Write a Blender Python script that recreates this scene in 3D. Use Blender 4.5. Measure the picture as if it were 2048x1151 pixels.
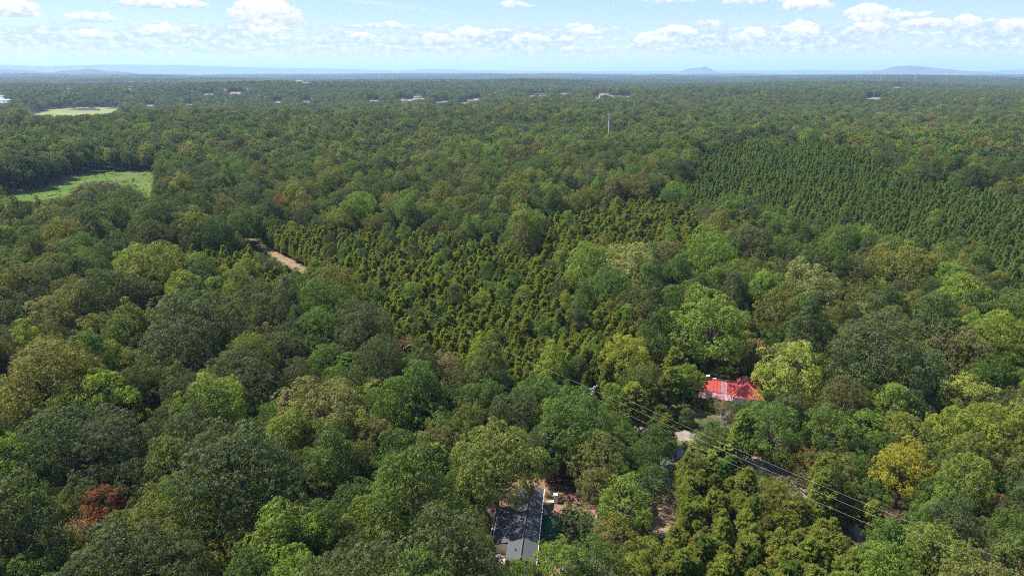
import bpy, math, random
import numpy as np
from mathutils import Vector

for o in list(bpy.data.objects):
    bpy.data.objects.remove(o, do_unlink=True)
SC = bpy.context.scene
COL = SC.collection
R = math.radians
PI = math.pi

# ------------------------------------------------------------------ camera
CAM_Z = 75.0
PITCH = R(17.56)
FPX = 1365.0                      # focal length in pixels of the 2048 wide photograph
cam_data = bpy.data.cameras.new('camera')
cam = bpy.data.objects.new('camera', cam_data)
COL.objects.link(cam)
cam.location = (0, 0, CAM_Z)
cam.rotation_euler = (PI / 2 - PITCH, 0, 0)
cam_data.sensor_width = 36.0
cam_data.lens = 36.0 * FPX / 2048.0
cam_data.clip_start = 0.5
cam_data.clip_end = 120000.0
SC.camera = cam

# ------------------------------------------------------------------ light
SUN_ELEV = R(55)
SUN_AZ = R(-72)                   # measured from the viewing direction (+y) clockwise; negative is to the left
SUN_DIR = Vector((math.sin(SUN_AZ) * math.cos(SUN_ELEV), math.cos(SUN_AZ) * math.cos(SUN_ELEV), math.sin(SUN_ELEV)))
sun_data = bpy.data.lights.new('sun', 'SUN')
sun_data.energy = 5.0
sun_data.angle = R(0.53)
sun_data.color = (1.0, 0.94, 0.82)
sun = bpy.data.objects.new('sun', sun_data)
COL.objects.link(sun)
sun.location = (0, 0, 300)
sun.rotation_euler = SUN_DIR.to_track_quat('Z', 'Y').to_euler()

SC.view_settings.view_transform = 'Standard'
SC.view_settings.look = 'None'
SC.view_settings.exposure = 1.42
SC.view_settings.gamma = 1.0
SC.view_settings.use_curve_mapping = False
SC.render.engine = 'CYCLES'
SC.cycles.max_bounces = 5
SC.cycles.diffuse_bounces = 2
SC.cycles.transmission_bounces = 4
SC.cycles.volume_bounces = 0
SC.cycles.use_denoising = False
SC.cycles.filter_width = 1.1
SC.cycles.sample_clamp_indirect = 1.5
SC.cycles.sample_clamp_direct = 6.0
try:
    SC.cycles.denoising_prefilter = 'ACCURATE'
except Exception:
    pass


class X:
    """Tiny expression builder for shader math nodes."""
    def __init__(self, nt, sock):
        self.nt, self.s = nt, sock

    def _op(self, op, *args, clamp=False):
        n = self.nt.nodes.new('ShaderNodeMath')
        n.operation = op
        n.use_clamp = clamp
        for i, a in enumerate(args):
            if isinstance(a, X):
                self.nt.links.new(a.s, n.inputs[i])
            else:
                n.inputs[i].default_value = a
        return X(self.nt, n.outputs[0])

    def __add__(s, o): return s._op('ADD', s, o)
    __radd__ = __add__
    def __sub__(s, o): return s._op('SUBTRACT', s, o)
    def __rsub__(s, o): return s._op('SUBTRACT', o, s)
    def __mul__(s, o): return s._op('MULTIPLY', s, o)
    __rmul__ = __mul__
    def __truediv__(s, o): return s._op('DIVIDE', s, o)
    def mx(s, o): return s._op('MAXIMUM', s, o)
    def mn(s, o): return s._op('MINIMUM', s, o)
    def clamp(s): return s._op('ADD', s, 0.0, clamp=True)
    def abs(s): return s._op('ABSOLUTE', s)
    def pw(s, e): return s._op('POWER', s, e)
    def smooth(s, a, b):
        n = s.nt.nodes.new('ShaderNodeMapRange')
        n.interpolation_type = 'SMOOTHSTEP'
        s.nt.links.new(s.s, n.inputs['Value'])
        n.inputs['From Min'].default_value = a
        n.inputs['From Max'].default_value = b
        return X(s.nt, n.outputs['Result'])


def mix_color(nt, fac, a, b, blend='MIX'):
    n = nt.nodes.new('ShaderNodeMix')
    n.data_type = 'RGBA'
    n.blend_type = blend
    for key, v in (('Factor', fac), ('A', a), ('B', b)):
        s = [i for i in n.inputs if i.name == key and (i.type == ('VALUE' if key == 'Factor' else 'RGBA'))][0]
        if isinstance(v, X):
            nt.links.new(v.s, s)
        elif hasattr(v, 'is_linked'):
            nt.links.new(v, s)
        elif key == 'Factor':
            s.default_value = v
        else:
            s.default_value = (*v[:3], 1)
    return [o for o in n.outputs if o.type == 'RGBA'][0]


# ------------------------------------------------------------------ sky with fair weather clouds
world = bpy.data.worlds.new('World')
SC.world = world
world.use_nodes = True
SKY_STRENGTH = 0.12
world.cycles.sampling_method = 'MANUAL'
world.cycles.sample_map_resolution = 256


def px_dir(px, py):
    a, b = (px - 1024) / FPX, (py - 575.5) / FPX
    d = Vector((a, math.cos(PITCH) - b * math.sin(PITCH), -math.sin(PITCH) - b * math.cos(PITCH)))
    return d.normalized()


def px_uv(px, py):
    d = px_dir(px, py)
    return math.atan2(d.x, d.y), math.asin(d.z)


def build_world():
    nt = world.node_tree
    nt.nodes.clear()
    out = nt.nodes.new('ShaderNodeOutputWorld')
    bg = nt.nodes.new('ShaderNodeBackground')
    bg.inputs['Strength'].default_value = SKY_STRENGTH
    sky = nt.nodes.new('ShaderNodeTexSky')
    sky.sky_type = 'NISHITA'
    sky.sun_disc = False
    sky.sun_elevation = SUN_ELEV
    sky.sun_rotation = SUN_AZ
    sky.altitude = 250
    sky.air_density = 1.0
    sky.dust_density = 0.7
    sky.ozone_density = 1.6
    tc = nt.nodes.new('ShaderNodeTexCoord')
    sep = nt.nodes.new('ShaderNodeSeparateXYZ')
    nt.links.new(tc.outputs['Generated'], sep.inputs[0])
    x, y, z = (X(nt, sep.outputs[i]) for i in range(3))
    u = x._op('ARCTAN2', x, y)
    v = z._op('ARCSINE', z)

    def noise(su, sv, detail, rough, ox=0.0, oy=0.0, uu=None, vv=None):
        c = nt.nodes.new('ShaderNodeCombineXYZ')
        a = (uu if uu is not None else u) * su + ox
        b = (vv if vv is not None else v) * sv + oy
        nt.links.new(a.s, c.inputs[0])
        nt.links.new(b.s, c.inputs[1])
        n = nt.nodes.new('ShaderNodeTexNoise')
        n.noise_dimensions = '2D'
        n.inputs['Scale'].default_value = 1.0
        n.inputs['Detail'].default_value = detail
        n.inputs['Roughness'].default_value = rough
        nt.links.new(c.outputs[0], n.inputs['Vector'])
        return X(nt, n.outputs[0])

    puff = noise(90, 150, 5, 0.62)            # fine billows on the cloud edges
    lump = noise(30, 60, 3, 0.55, 5.3, 2.1)
    ragged = (puff - 0.5) * 1.5 + (lump - 0.5) * 1.6 - 0.10

    def ma(a, b, c):
        return u._op('MULTIPLY_ADD', a, b, c)

    # far banks of cumulus melting into the haze, all round the horizon
    bank = noise(26, 95, 5, 0.6, 1.7, 0.4)
    bank2 = noise(9, 30, 3, 0.5, 7.1, 3.3)
    env = v.smooth(R(0.5), R(1.9)) * (1.0 - v.smooth(R(2.4), R(3.9)))
    bank_a = (ma(bank, 0.75, bank2 * 0.45) - 0.02).smooth(0.44, 0.64) * env
    bank_light = puff.smooth(0.42, 0.66) * 0.65 + bank.smooth(0.50, 0.72) * 0.35
    streak = noise(10, 220, 3, 0.5, 2.0, 9.0).smooth(0.45, 0.75) * v.smooth(R(0.2), R(1.2)) * (1.0 - v.smooth(R(2.0), R(3.0)))

    def field(su, sv, ou, ov, have, op):
        """A scatter of flat-based clouds, one to a cell, of random size."""
        c = nt.nodes.new('ShaderNodeCombineXYZ')
        a, b = ma(u, su, ou), ma(v, sv, ov)
        nt.links.new(a.s, c.inputs[0])
        nt.links.new(b.s, c.inputs[1])
        vo = nt.nodes.new('ShaderNodeTexVoronoi')
        vo.voronoi_dimensions = '2D'
        vo.inputs['Scale'].default_value = 1.0
        vo.inputs['Randomness'].default_value = 0.75
        nt.links.new(c.outputs[0], vo.inputs['Vector'])
        sp = nt.nodes.new('ShaderNodeSeparateXYZ')
        nt.links.new(vo.outputs['Position'], sp.inputs[0])
        sc = nt.nodes.new('ShaderNodeSeparateColor')
        nt.links.new(vo.outputs['Color'], sc.inputs[0])
        size = ma(X(nt, sc.outputs[0]), 0.34, 0.16)
        du = (a - X(nt, sp.outputs[0])) / size
        dv = (b - X(nt, sp.outputs[1])) / (size * 0.9)
        dn = dv.mx(dv * -4.0)
        q = ma(dn, dn, du * du)
        al = ((1.0 - q) + ragged).smooth(0.0, 0.6) * X(nt, sc.outputs[1]).smooth(1 - have, 1.05 - have) * op
        return al, dv

    fa, fdv = field(11.0, 36.0, 3.3, 0.35, 0.55, 0.85)
    fa = fa * v.smooth(R(2.5), R(3.2)) * (1.0 - v.smooth(R(8), R(12)))
    fb, fbdv = field(21.0, 80.0, 1.0, 0.0, 0.9, 1.0)
    fb = fb * v.smooth(R(1.2), R(2.0)) * (1.0 - v.smooth(R(3.2), R(4.0)))

    # clouds one can tell apart: (px, py of the base centre, half width, height)
    clouds = [
        (533, 42, 68, 42), (22, 28, 42, 24), (325, 13, 80, 15), (183, 76, 32, 13), (320, 69, 38, 18), (532, 71, 34, 20), (726, 78, 26, 11),
        (878, 86, 48, 17), (940, 73, 42, 18), (1060, 84, 44, 14), (1170, 70, 34, 16), (1300, 92, 36, 25), (1350, 70, 50, 16),
        (1508, 75, 26, 17), (1600, 73, 38, 25), (1612, 16, 48, 16), (1734, 36, 40, 22), (1734, 63, 38, 17), (1855, 52, 52, 12), (1930, 54, 26, 18), (2025, 60, 36, 16),
    ]
    best = den = num = None
    for (cx, cy, hw, hh) in clouds:
        u0, v0 = px_uv(cx, cy)
        w, h = hw / FPX * 0.97, hh / FPX * 1.05
        du = ma(u, 1.0 / w, -u0 / w)
        dv = ma(v, 1.0 / h, -v0 / h)
        dn = dv.mx(dv * -5.0)
        q = ma(dn, dn, du * du)
        wt = (1.8 - q).mx(0.0)
        if best is None:
            best, num, den = q, wt * dv, wt
        else:
            best = best.mn(q)
            num = ma(wt, dv, num)
            den = den + wt
    main_a = ((1.1 - best) + ragged * 0.5).smooth(0.0, 0.30)
    main_l = (ma(num / den.mx(0.01), 0.75, ma(puff, 1.6, -0.58))).clamp()
    fld_l = ma(fdv, 0.7, ma(puff, 1.6, -0.55)).clamp()
    fbd_l = ma(fbdv, 0.7, ma(puff, 1.6, -0.55)).clamp()

    # contrail
    (ua, va), (ub, vb) = px_uv(640, -8), px_uv(940, 30)
    L = math.hypot(ub - ua, vb - va)
    tx, ty = (ub - ua) / L, (vb - va) / L
    al = (u - ua) * tx + (v - va) * ty
    ac = ((v - va) * tx - (u - ua) * ty).abs()
    trail = (1.0 - ac.smooth(0.0, 0.0042)) * al.smooth(-0.02, 0.03) * (1.0 - al.smooth(L * 0.55, L * 1.02)) * (noise(60, 60, 3, .6, 3, 3) * 0.9) * 0.75

    # the same kind of cloud overhead, outside the picture
    zz = z.mx(0.02)
    px_, py_ = x / zz, y / zz
    over = noise(0.55, 0.55, 5, 0.6, 0, 0, px_, py_)
    over_a = over.smooth(0.56, 0.68) * v.smooth(R(7.5), R(12)) * 0.85
    over_l = over.smooth(0.9, 0.55)

    k = 0.385 / SKY_STRENGTH              # radiance of cloud and horizon air, set against the exposure
    air = mix_color(nt, v.smooth(R(0.0), R(6.0)), (0.72 * k, 0.84 * k, 0.97 * k), (0.40 * k, 0.62 * k, 0.86 * k))
    c = mix_color(nt, 0.85 - v.smooth(R(5.0), R(30.0)) * 0.85, sky.outputs[0], air)
    c = mix_color(nt, streak * 0.28, c, (0.78 * k, 0.84 * k, 0.91 * k))
    shade, bright = (0.62 * k, 0.70 * k, 0.82 * k), (1.35 * k, 1.33 * k, 1.31 * k)
    bank_c = mix_color(nt, bank_light, (0.60 * k, 0.71 * k, 0.85 * k), (1.12 * k, 1.12 * k, 1.13 * k))
    c = mix_color(nt, bank_a * 0.9, c, bank_c)
    c = mix_color(nt, trail, c, (0.9 * k, 0.93 * k, 0.96 * k))
    c = mix_color(nt, fb, c, mix_color(nt, fbd_l, (0.60 * k, 0.71 * k, 0.85 * k), (1.2 * k, 1.2 * k, 1.2 * k)))
    c = mix_color(nt, fa, c, mix_color(nt, fld_l, shade, bright))
    c = mix_color(nt, main_a, c, mix_color(nt, main_l, shade, bright))
    oc = mix_color(nt, over_l, (0.6 * k, 0.66 * k, 0.75 * k), (0.9 * k, 0.91 * k, 0.93 * k))
    c = mix_color(nt, over_a, c, oc)
    nt.links.new(c, bg.inputs['Color'])
    nt.links.new(bg.outputs[0], out.inputs['Surface'])


build_world()


# ------------------------------------------------------------------ the lie of the land
def terrain(x, y):
    x = np.asarray(x, float)
    y = np.asarray(y, float)
    r = np.hypot(x, y)
    near = np.clip((r - 150) / 350, 0, 1)
    mid = np.clip((r - 500) / 1500, 0, 1)
    far = np.clip((r - 2000) / 4000, 0, 1)
    z = 1.2 * np.sin(x / 60 + 1.0) * np.sin(y / 75 + 0.4) * (0.4 + 0.6 * near)
    z += near * 4.5 * np.sin(x / 170 + 0.9) * np.cos(y / 210 + 0.3)
    z += mid * (10 * np.sin(x / 520 + y / 900 + 0.5) * np.sin(y / 430 - x / 1500 + 1.1) + 4 * np.sin(x / 260 - y / 330))
    z += far * (22 * np.sin(x / 1900 + 2.0) * np.sin(y / 1500 + x / 5000 + 0.2) + 7 * np.sin(x / 900 - 1.0) * np.sin(y / 800))
    z += 15 * np.exp(-(((x - 230) / 190) ** 2 + ((y - 520) / 130) ** 2))        # planted rise
    z += 7 * np.exp(-(((x + 350) / 500) ** 2 + ((y - 900) / 160) ** 2))         # low ridge before the pond
    z -= 9 * np.exp(-(((x + 900) / 500) ** 2 + ((y - 1550) / 260) ** 2))        # river valley
    z -= 3 * np.exp(-(((x + 280) / 120) ** 2 + ((y - 480) / 90) ** 2))          # meadow hollow
    return z


def tz(x, y):
    return float(terrain(x, y))


def at(px, py, h=0.0):
    """The point of the ground (plus h metres) that lies on a line of sight."""
    d = px_dir(px, py)
    z = h
    for _ in range(40):
        t = (z - CAM_Z) / d.z
        x, y = d.x * t, d.y * t
        z = z * 0.4 + (tz(x, y) + h) * 0.6
    return Vector((x, y, tz(x, y)))


CP, SP = math.cos(PITCH), math.sin(PITCH)


def project(x, y, z):
    dz = z - CAM_Z
    f = y * CP - dz * SP
    u = y * SP + dz * CP
    f = np.where(f < 1, 1, f) if isinstance(f, np.ndarray) else max(f, 1)
    return 1024 + FPX * x / f, 575.5 - FPX * u / f, f


# ------------------------------------------------------------------ materials
MATS = {}


def new_mat(name):
    m = bpy.data.materials.new(name)
    m.use_nodes = True
    nt = m.node_tree
    nt.nodes.clear()
    o = nt.nodes.new('ShaderNodeOutputMaterial')
    MATS[name] = m
    return m, nt, o


def mat(name, c1, c2=None, scale=1.0, rough=0.8, bump=0.0, detail=4, spec=0.3, metal=0.0, c3=None, scale3=0.1, stretch=None):
    if name in MATS:
        return MATS[name]
    m, nt, o = new_mat(name)
    b = nt.nodes.new('ShaderNodeBsdfPrincipled')
    b.inputs['Roughness'].default_value = rough
    b.inputs['Metallic'].default_value = metal
    b.inputs['Specular IOR Level'].default_value = spec if rough < .94 else 0.0
    nt.links.new(b.outputs[0], o.inputs['Surface'])
    tc = nt.nodes.new('ShaderNodeTexCoord')
    vec = tc.outputs['Object']
    if stretch:
        mp = nt.nodes.new('ShaderNodeMapping')
        mp.inputs['Scale'].default_value = stretch
        nt.links.new(vec, mp.inputs[0])
        vec = mp.outputs[0]
    n = nt.nodes.new('ShaderNodeTexNoise')
    n.inputs['Scale'].default_value = scale
    n.inputs['Detail'].default_value = detail
    nt.links.new(vec, n.inputs['Vector'])
    f = X(nt, n.outputs[0]).smooth(0.33, 0.67)
    c = mix_color(nt, f, c1, c2 or tuple(v * 0.75 for v in c1))
    if c3:
        n3 = nt.nodes.new('ShaderNodeTexNoise')
        n3.inputs['Scale'].default_value = scale3
        n3.inputs['Detail'].default_value = 3
        nt.links.new(tc.outputs['Object'], n3.inputs['Vector'])
        c = mix_color(nt, X(nt, n3.outputs[0]).smooth(0.48, 0.62), c, c3)
    nt.links.new(c, b.inputs['Base Color'])
    if bump:
        bp = nt.nodes.new('ShaderNodeBump')
        bp.inputs['Strength'].default_value = bump
        nt.links.new(n.outputs[0], bp.inputs['Height'])
        nt.links.new(bp.outputs[0], b.inputs['Normal'])
    return m


def leaf_mat(name, trans=0.28, rough=0.5, spec=0.35):
    m, nt, o = new_mat(name)
    t = nt.nodes.new('ShaderNodeAttribute')
    t.attribute_type = 'INSTANCER'
    t.attribute_name = 'tint'
    v = nt.nodes.new('ShaderNodeAttribute')
    v.attribute_type = 'GEOMETRY'
    v.attribute_name = 'leaf_variation'
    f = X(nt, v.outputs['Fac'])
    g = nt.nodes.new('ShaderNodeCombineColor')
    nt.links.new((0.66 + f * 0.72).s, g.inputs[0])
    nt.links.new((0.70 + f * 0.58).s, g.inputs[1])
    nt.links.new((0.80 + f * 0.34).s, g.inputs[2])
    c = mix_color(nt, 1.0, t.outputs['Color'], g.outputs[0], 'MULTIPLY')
    b = nt.nodes.new('ShaderNodeBsdfPrincipled')
    b.inputs['Roughness'].default_value = rough
    b.inputs['Specular IOR Level'].default_value = spec
    nt.links.new(c, b.inputs['Base Color'])
    tr = nt.nodes.new('ShaderNodeBsdfTranslucent')
    c2 = mix_color(nt, 1.0, c, (1.55, 1.6, 0.55), 'MULTIPLY')
    nt.links.new(c2, tr.inputs['Color'])
    mx = nt.nodes.new('ShaderNodeMixShader')
    mx.inputs[0].default_value = trans
    nt.links.new(b.outputs[0], mx.inputs[1])
    nt.links.new(tr.outputs[0], mx.inputs[2])
    nt.links.new(mx.outputs[0], o.inputs['Surface'])
    return m


LEAF = leaf_mat('broad_leaves', .36, .6, .14)
NEEDLE = leaf_mat('pine_needles', 0.46, 0.6, 0.10)
BARK = mat('bark', (0.17, 0.13, 0.10), (0.09, 0.07, 0.055), 3, 0.9, 0.4, stretch=(1, 1, .2))
BARK_PALE = mat('weathered_dead_wood', (0.36, 0.32, 0.28), (0.22, 0.19, 0.16), 3, 0.9, 0.3, stretch=(1, 1, .2))


def ground_mat():
    m, nt, o = new_mat('forest_floor')
    b = nt.nodes.new('ShaderNodeBsdfPrincipled')
    b.inputs['Roughness'].default_value = 0.95
    b.inputs['Specular IOR Level'].default_value = 0.1
    nt.links.new(b.outputs[0], o.inputs['Surface'])
    tc = nt.nodes.new('ShaderNodeTexCoord')

    def nz(s, d=4):
        n = nt.nodes.new('ShaderNodeTexNoise')
        n.inputs['Scale'].default_value = s
        n.inputs['Detail'].default_value = d
        nt.links.new(tc.outputs['Object'], n.inputs['Vector'])
        return X(nt, n.outputs[0])
    c = mix_color(nt, nz(0.35).smooth(.4, .6), (0.075, 0.060, 0.038), (0.040, 0.058, 0.022))
    ln = nt.nodes.new('ShaderNodeVectorMath')
    ln.operation = 'LENGTH'
    nt.links.new(tc.outputs['Object'], ln.inputs[0])
    dist = X(nt, ln.outputs['Value'])
    woods = mix_color(nt, nz(0.02, 6).smooth(.38, .62), (0.036, 0.052, 0.024), (0.058, 0.072, 0.032))
    woods = mix_color(nt, nz(0.0012, 5).smooth(.60, .70) * 0.6, woods, (0.12, 0.13, 0.06))
    c = mix_color(nt, dist.smooth(1500, 5000), c, woods)
    nt.links.new(c, b.inputs['Base Color'])
    return m


# ------------------------------------------------------------------ mesh helpers
def link(o, parent=None):
    COL.objects.link(o)
    if parent is not None:
        o.parent = parent
    return o


def mesh_obj(name, verts, faces, m, parent=None, smooth=False):
    me = bpy.data.meshes.new(name)
    me.from_pydata([tuple(v) for v in verts], [], faces)
    if m is not None:
        me.materials.append(m)
    if smooth:
        me.polygons.foreach_set('use_smooth', [True] * len(me.polygons))
    me.update()
    return link(bpy.data.objects.new(name, me), parent)


def tag(o, label=None, cat=None, group=None, kind=None):
    if label: o['label'] = label
    if cat: o['category'] = cat
    if group: o['group'] = group
    if kind: o['kind'] = kind
    return o


def empty(name, loc, rz=0.0):
    o = bpy.data.objects.new(name, None)
    o.empty_display_size = 0.5
    o.location = loc
    o.rotation_euler = (0, 0, rz)
    return link(o)


class MB:
    def __init__(s):
        s.v, s.f = [], []

    def box(s, x0, x1, y0, y1, z0, z1):
        b = len(s.v)
        s.v += [(x0, y0, z0), (x1, y0, z0), (x1, y1, z0), (x0, y1, z0), (x0, y0, z1), (x1, y0, z1), (x1, y1, z1), (x0, y1, z1)]
        s.f += [tuple(b + i for i in q) for q in ((0, 3, 2, 1), (4, 5, 6, 7), (0, 1, 5, 4), (1, 2, 6, 5), (2, 3, 7, 6), (3, 0, 4, 7))]
        return s

    def tube(s, pts, radii, n=6, cap=True):
        pts = [Vector(p) for p in pts]
        base = len(s.v)
        for i, p in enumerate(pts):
            d = (pts[min(i + 1, len(pts) - 1)] - pts[max(i - 1, 0)]).normalized()
            a = d.orthogonal().normalized()
            if abs(d.z) < 0.9:
                a = d.cross(Vector((0, 0, 1))).normalized()
            b = d.cross(a)
            r = radii[i] if hasattr(radii, '__len__') else radii
            for k in range(n):
                t = 2 * PI * k / n
                s.v.append(tuple(p + a * (r * math.cos(t)) + b * (r * math.sin(t))))
        for i in range(len(pts) - 1):
            for k in range(n):
                q, w = base + i * n, base + (i + 1) * n
                s.f.append((q + k, q + (k + 1) % n, w + (k + 1) % n, w + k))
        if cap:
            s.f.append(tuple(base + k for k in range(n))[::-1])
            s.f.append(tuple(base + (len(pts) - 1) * n + k for k in range(n)))
        return s

    def slab(s, quad, t):
        """A four or three cornered sheet given a thickness along its normal."""
        q = [Vector(p) for p in quad]
        nrm = (q[1] - q[0]).cross(q[2] - q[0]).normalized() * t
        b, n = len(s.v), len(q)
        s.v += [tuple(p) for p in q] + [tuple(p - nrm) for p in q]
        s.f.append(tuple(b + i for i in range(n)))
        s.f.append(tuple(b + n + i for i in range(n))[::-1])
        for i in range(n):
            j = (i + 1) % n
            s.f.append((b + i, b + n + i, b + n + j, b + j))
        return s

    def build(s, name, m, parent=None, smooth=False):
        return mesh_obj(name, s.v, s.f, m, parent, smooth)


def inside(px, py, poly):
    """Vectorised point in polygon."""
    px, py = np.asarray(px, float), np.asarray(py, float)
    c = np.zeros(px.shape, bool)
    n = len(poly)
    for i in range(n):
        x0, y0 = poly[i]
        x1, y1 = poly[(i + 1) % n]
        if y0 == y1:
            continue
        hit = ((y0 > py) != (y1 > py)) & (px < (x1 - x0) * (py - y0) / (y1 - y0) + x0)
        c ^= hit
    return c


def wobble(x, y, s, seed=0.0):
    return (np.sin(x / s + seed) * np.cos(y / s * 1.3 + seed * 2) + 0.6 * np.sin(x / s * 2.3 - y / s * 1.9 + seed * 3) + 0.4 * np.sin(x / s * 4.1 + y / s * 3.7 + seed))


def drape(name, poly, m, cell=1.0, lift=0.06, edge=1.0, seed=1.0, flat=None):
    """A sheet of ground cover over a polygon in plan, with an uneven edge."""
    P = np.array([(p[0], p[1]) for p in poly])
    x0, y0 = P.min(0) - 3 * edge
    x1, y1 = P.max(0) + 3 * edge
    nx, ny = int((x1 - x0) / cell) + 2, int((y1 - y0) / cell) + 2
    gx, gy = np.meshgrid(x0 + np.arange(nx) * cell, y0 + np.arange(ny) * cell, indexing='ij')
    cx, cy = gx[:-1, :-1] + cell / 2, gy[:-1, :-1] + cell / 2
    wx = cx + edge * wobble(cx, cy, 2.2 * max(edge, cell), seed)
    wy = cy + edge * wobble(cy, cx, 2.2 * max(edge, cell), seed + 4)
    keep = inside(wx, wy, [tuple(p) for p in P])
    gz = (terrain(gx, gy) if flat is None else np.full(gx.shape, flat)) + lift
    idx = -np.ones(gx.shape, int)
    verts, faces = [], []

    def vid(i, j):
        if idx[i, j] < 0:
            idx[i, j] = len(verts)
            verts.append((gx[i, j], gy[i, j], gz[i, j]))
        return int(idx[i, j])
    for i, j in zip(*np.nonzero(keep)):
        faces.append((vid(i, j), vid(i + 1, j), vid(i + 1, j + 1), vid(i, j + 1)))
    o = mesh_obj(name, verts, faces, m, smooth=True)
    o['kind'] = 'structure'
    return o


# ------------------------------------------------------------------ ground sheet, far hills
def build_ground():
    rad = np.concatenate([[0.0], np.arange(8, 260, 4.0), np.geomspace(260, 3000, 110), np.geomspace(3100, 60000, 70)])
    ang = np.linspace(0, 2 * PI, 361)[:-1]
    ang = np.concatenate([np.arange(-62, 62, 0.75), np.arange(62, 298, 4.0)]) * PI / 180
    na, nr = len(ang), len(rad)
    A, Rr = np.meshgrid(ang, rad[1:], indexing='ij')
    x, y = Rr * np.sin(A), Rr * np.cos(A)
    z = terrain(x, y)
    V = np.stack([x, y, z], -1).reshape(-1, 3)
    V = np.vstack([V, [[0, 0, tz(0, 0)]]])
    F = []
    k = nr - 1
    for i in range(na):
        j = (i + 1) % na
        F.append((len(V) - 1, j * k, i * k))
        for q in range(k - 1):
            F.append((i * k + q, j * k + q, j * k + q + 1, i * k + q + 1))
    o = mesh_obj('ground', V, F, ground_mat(), smooth=True)
    o['kind'] = 'structure'


build_ground()

HILL = mat('wooded_hillside', (0.045, 0.06, 0.035), (0.07, 0.08, 0.05), 0.004, 0.95, 0.0)


def hill_range(name, dist, prof, depth, seed):
    """A long hill whose crest follows (px, py) points of the skyline; it has a front and a back slope."""
    P = np.array(prof, float)
    xs = np.arange(P[0, 0], P[-1, 0] + 1, 4.0)
    cr = np.interp(xs, P[:, 0], P[:, 1])
    rng = np.random.default_rng(seed)
    rough = np.zeros(len(xs))
    for s in (90, 35, 14):
        rough += np.interp(xs, np.arange(xs[0], xs[-1] + s, s), rng.normal(0, 0.35 * s / 60, len(np.arange(xs[0], xs[-1] + s, s))))
    taper = np.clip(np.minimum(xs - xs[0], xs[-1] - xs) / 60, 0, 1)
    rows = []
    for t, hf in ((0.0, 0.0), (0.28, 0.42), (0.42, 0.75), (0.5, 1.0), (0.62, 0.7), (1.0, 0.0)):
        row = []
        for i, px in enumerate(xs):
            u, _ = px_uv(px, 148)
            d = dist + (t - 0.5) * depth
            el = (143.5 - (cr[i] + rough[i] * taper[i] * 0.6)) / FPX / (1 + ((px - 1024) / FPX) ** 2) ** 0.5
            h = max(CAM_Z + el * dist, -39.0)
            row.append((d * math.sin(u), d * math.cos(u), -40 + (h + 40) * hf))
        rows.append(row)
    V = [p for r in rows for p in r]
    n = len(xs)
    F = [(a * n + i, a * n + i + 1, (a + 1) * n + i + 1, (a + 1) * n + i) for a in range(len(rows) - 1) for i in range(n - 1)]
    o = mesh_obj(name, V, F, HILL, smooth=True)
    o['kind'] = 'structure'


hill_range('mountain_range', 27000, [(-500, 146), (-200, 137), (0, 131), (90, 134), (200, 131), (290, 130), (370, 131), (420, 133), (520, 136), (640, 138), (700, 139), (790, 142), (870, 138), (950, 141), (1060, 142), (1200, 142.5),
                                     (1330, 142), (1460, 141), (1560, 141.5), (1610, 140), (1700, 141), (1950, 143), (2030, 140), (2200, 138), (2500, 146)], 5000, 3)
hill_range('mountain', 19500, [(1310, 153), (1352, 146), (1366, 141), (1380, 137.5), (1396, 136.5), (1403, 136), (1407, 133.8), (1412, 133.6), (1416, 136.6), (1424, 140), (1438, 144.5), (1490, 153)], 2400, 7)
hill_range('mountain', 18500, [(1680, 153), (1728, 144.5), (1746, 142), (1764, 140.5), (1778, 136), (1790, 133.6), (1820, 133), (1846, 134.5), (1880, 138), (1930, 141.5), (1990, 145), (2060, 153)], 3000, 9)
hill_range('hill', 12500, [(30, 154), (110, 144), (150, 141), (178, 138.5), (206, 141), (260, 145), (330, 154)], 2500, 5)
hill_range('hill', 15000, [(-300, 146), (-60, 140), (20, 139), (70, 141), (110, 146), (170, 154)], 2500, 6)

# ------------------------------------------------------------------ open ground: house plot, road, track, meadow, pond
CLAY = mat('red_clay', (0.20, 0.115, 0.082), (0.13, 0.070, 0.048), 0.9, 0.95, 0.3, c3=(0.11, 0.09, 0.05), scale3=0.35)
DIRT = mat('pale_road_dirt', (0.20, 0.172, 0.148), (0.15, 0.125, 0.105), 0.8, 0.95, 0.2)
GRAVEL = mat('grey_gravel', (0.20, 0.20, 0.21), (0.15, 0.15, 0.15), 1.6, 0.95, 0.2)
GRASS = mat('mown_grass', (0.055, 0.085, 0.02), (0.075, 0.085, 0.03), 0.7, 0.95, 0.2, c3=(0.11, 0.095, 0.05), scale3=0.25)
DRYGRASS = mat('dry_roadside_grass', (0.115, 0.105, 0.045), (0.075, 0.085, 0.03), 0.5, 0.95, 0.2)
MEADOW = mat('meadow_grass', (0.050, 0.092, 0.018), (0.066, 0.098, 0.024), 0.12, 0.95, 0.3, c3=(0.085, 0.10, 0.035), scale3=0.03)
PALEFIELD = mat('pale_mown_field', (0.12, 0.145, 0.06), (0.17, 0.18, 0.09), 0.02, 0.95)
WATER = mat('still_water', (0.10, 0.12, 0.11), (0.13, 0.14, 0.12), 0.05, 0.08, 0.0, spec=0.6)


def ribbon(pts, half):
    """Left and right edge of a way through ground points."""
    pts = [Vector((p.x, p.y)) for p in pts]
    L, Rr = [], []
    for i, p in enumerate(pts):
        d = (pts[min(i + 1, len(pts) - 1)] - pts[max(i - 1, 0)]).normalized()
        n = Vector((-d.y, d.x))
        L.append(tuple(p + n * half))
        Rr.append(tuple(p - n * half))
    return L + Rr[::-1]


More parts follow.
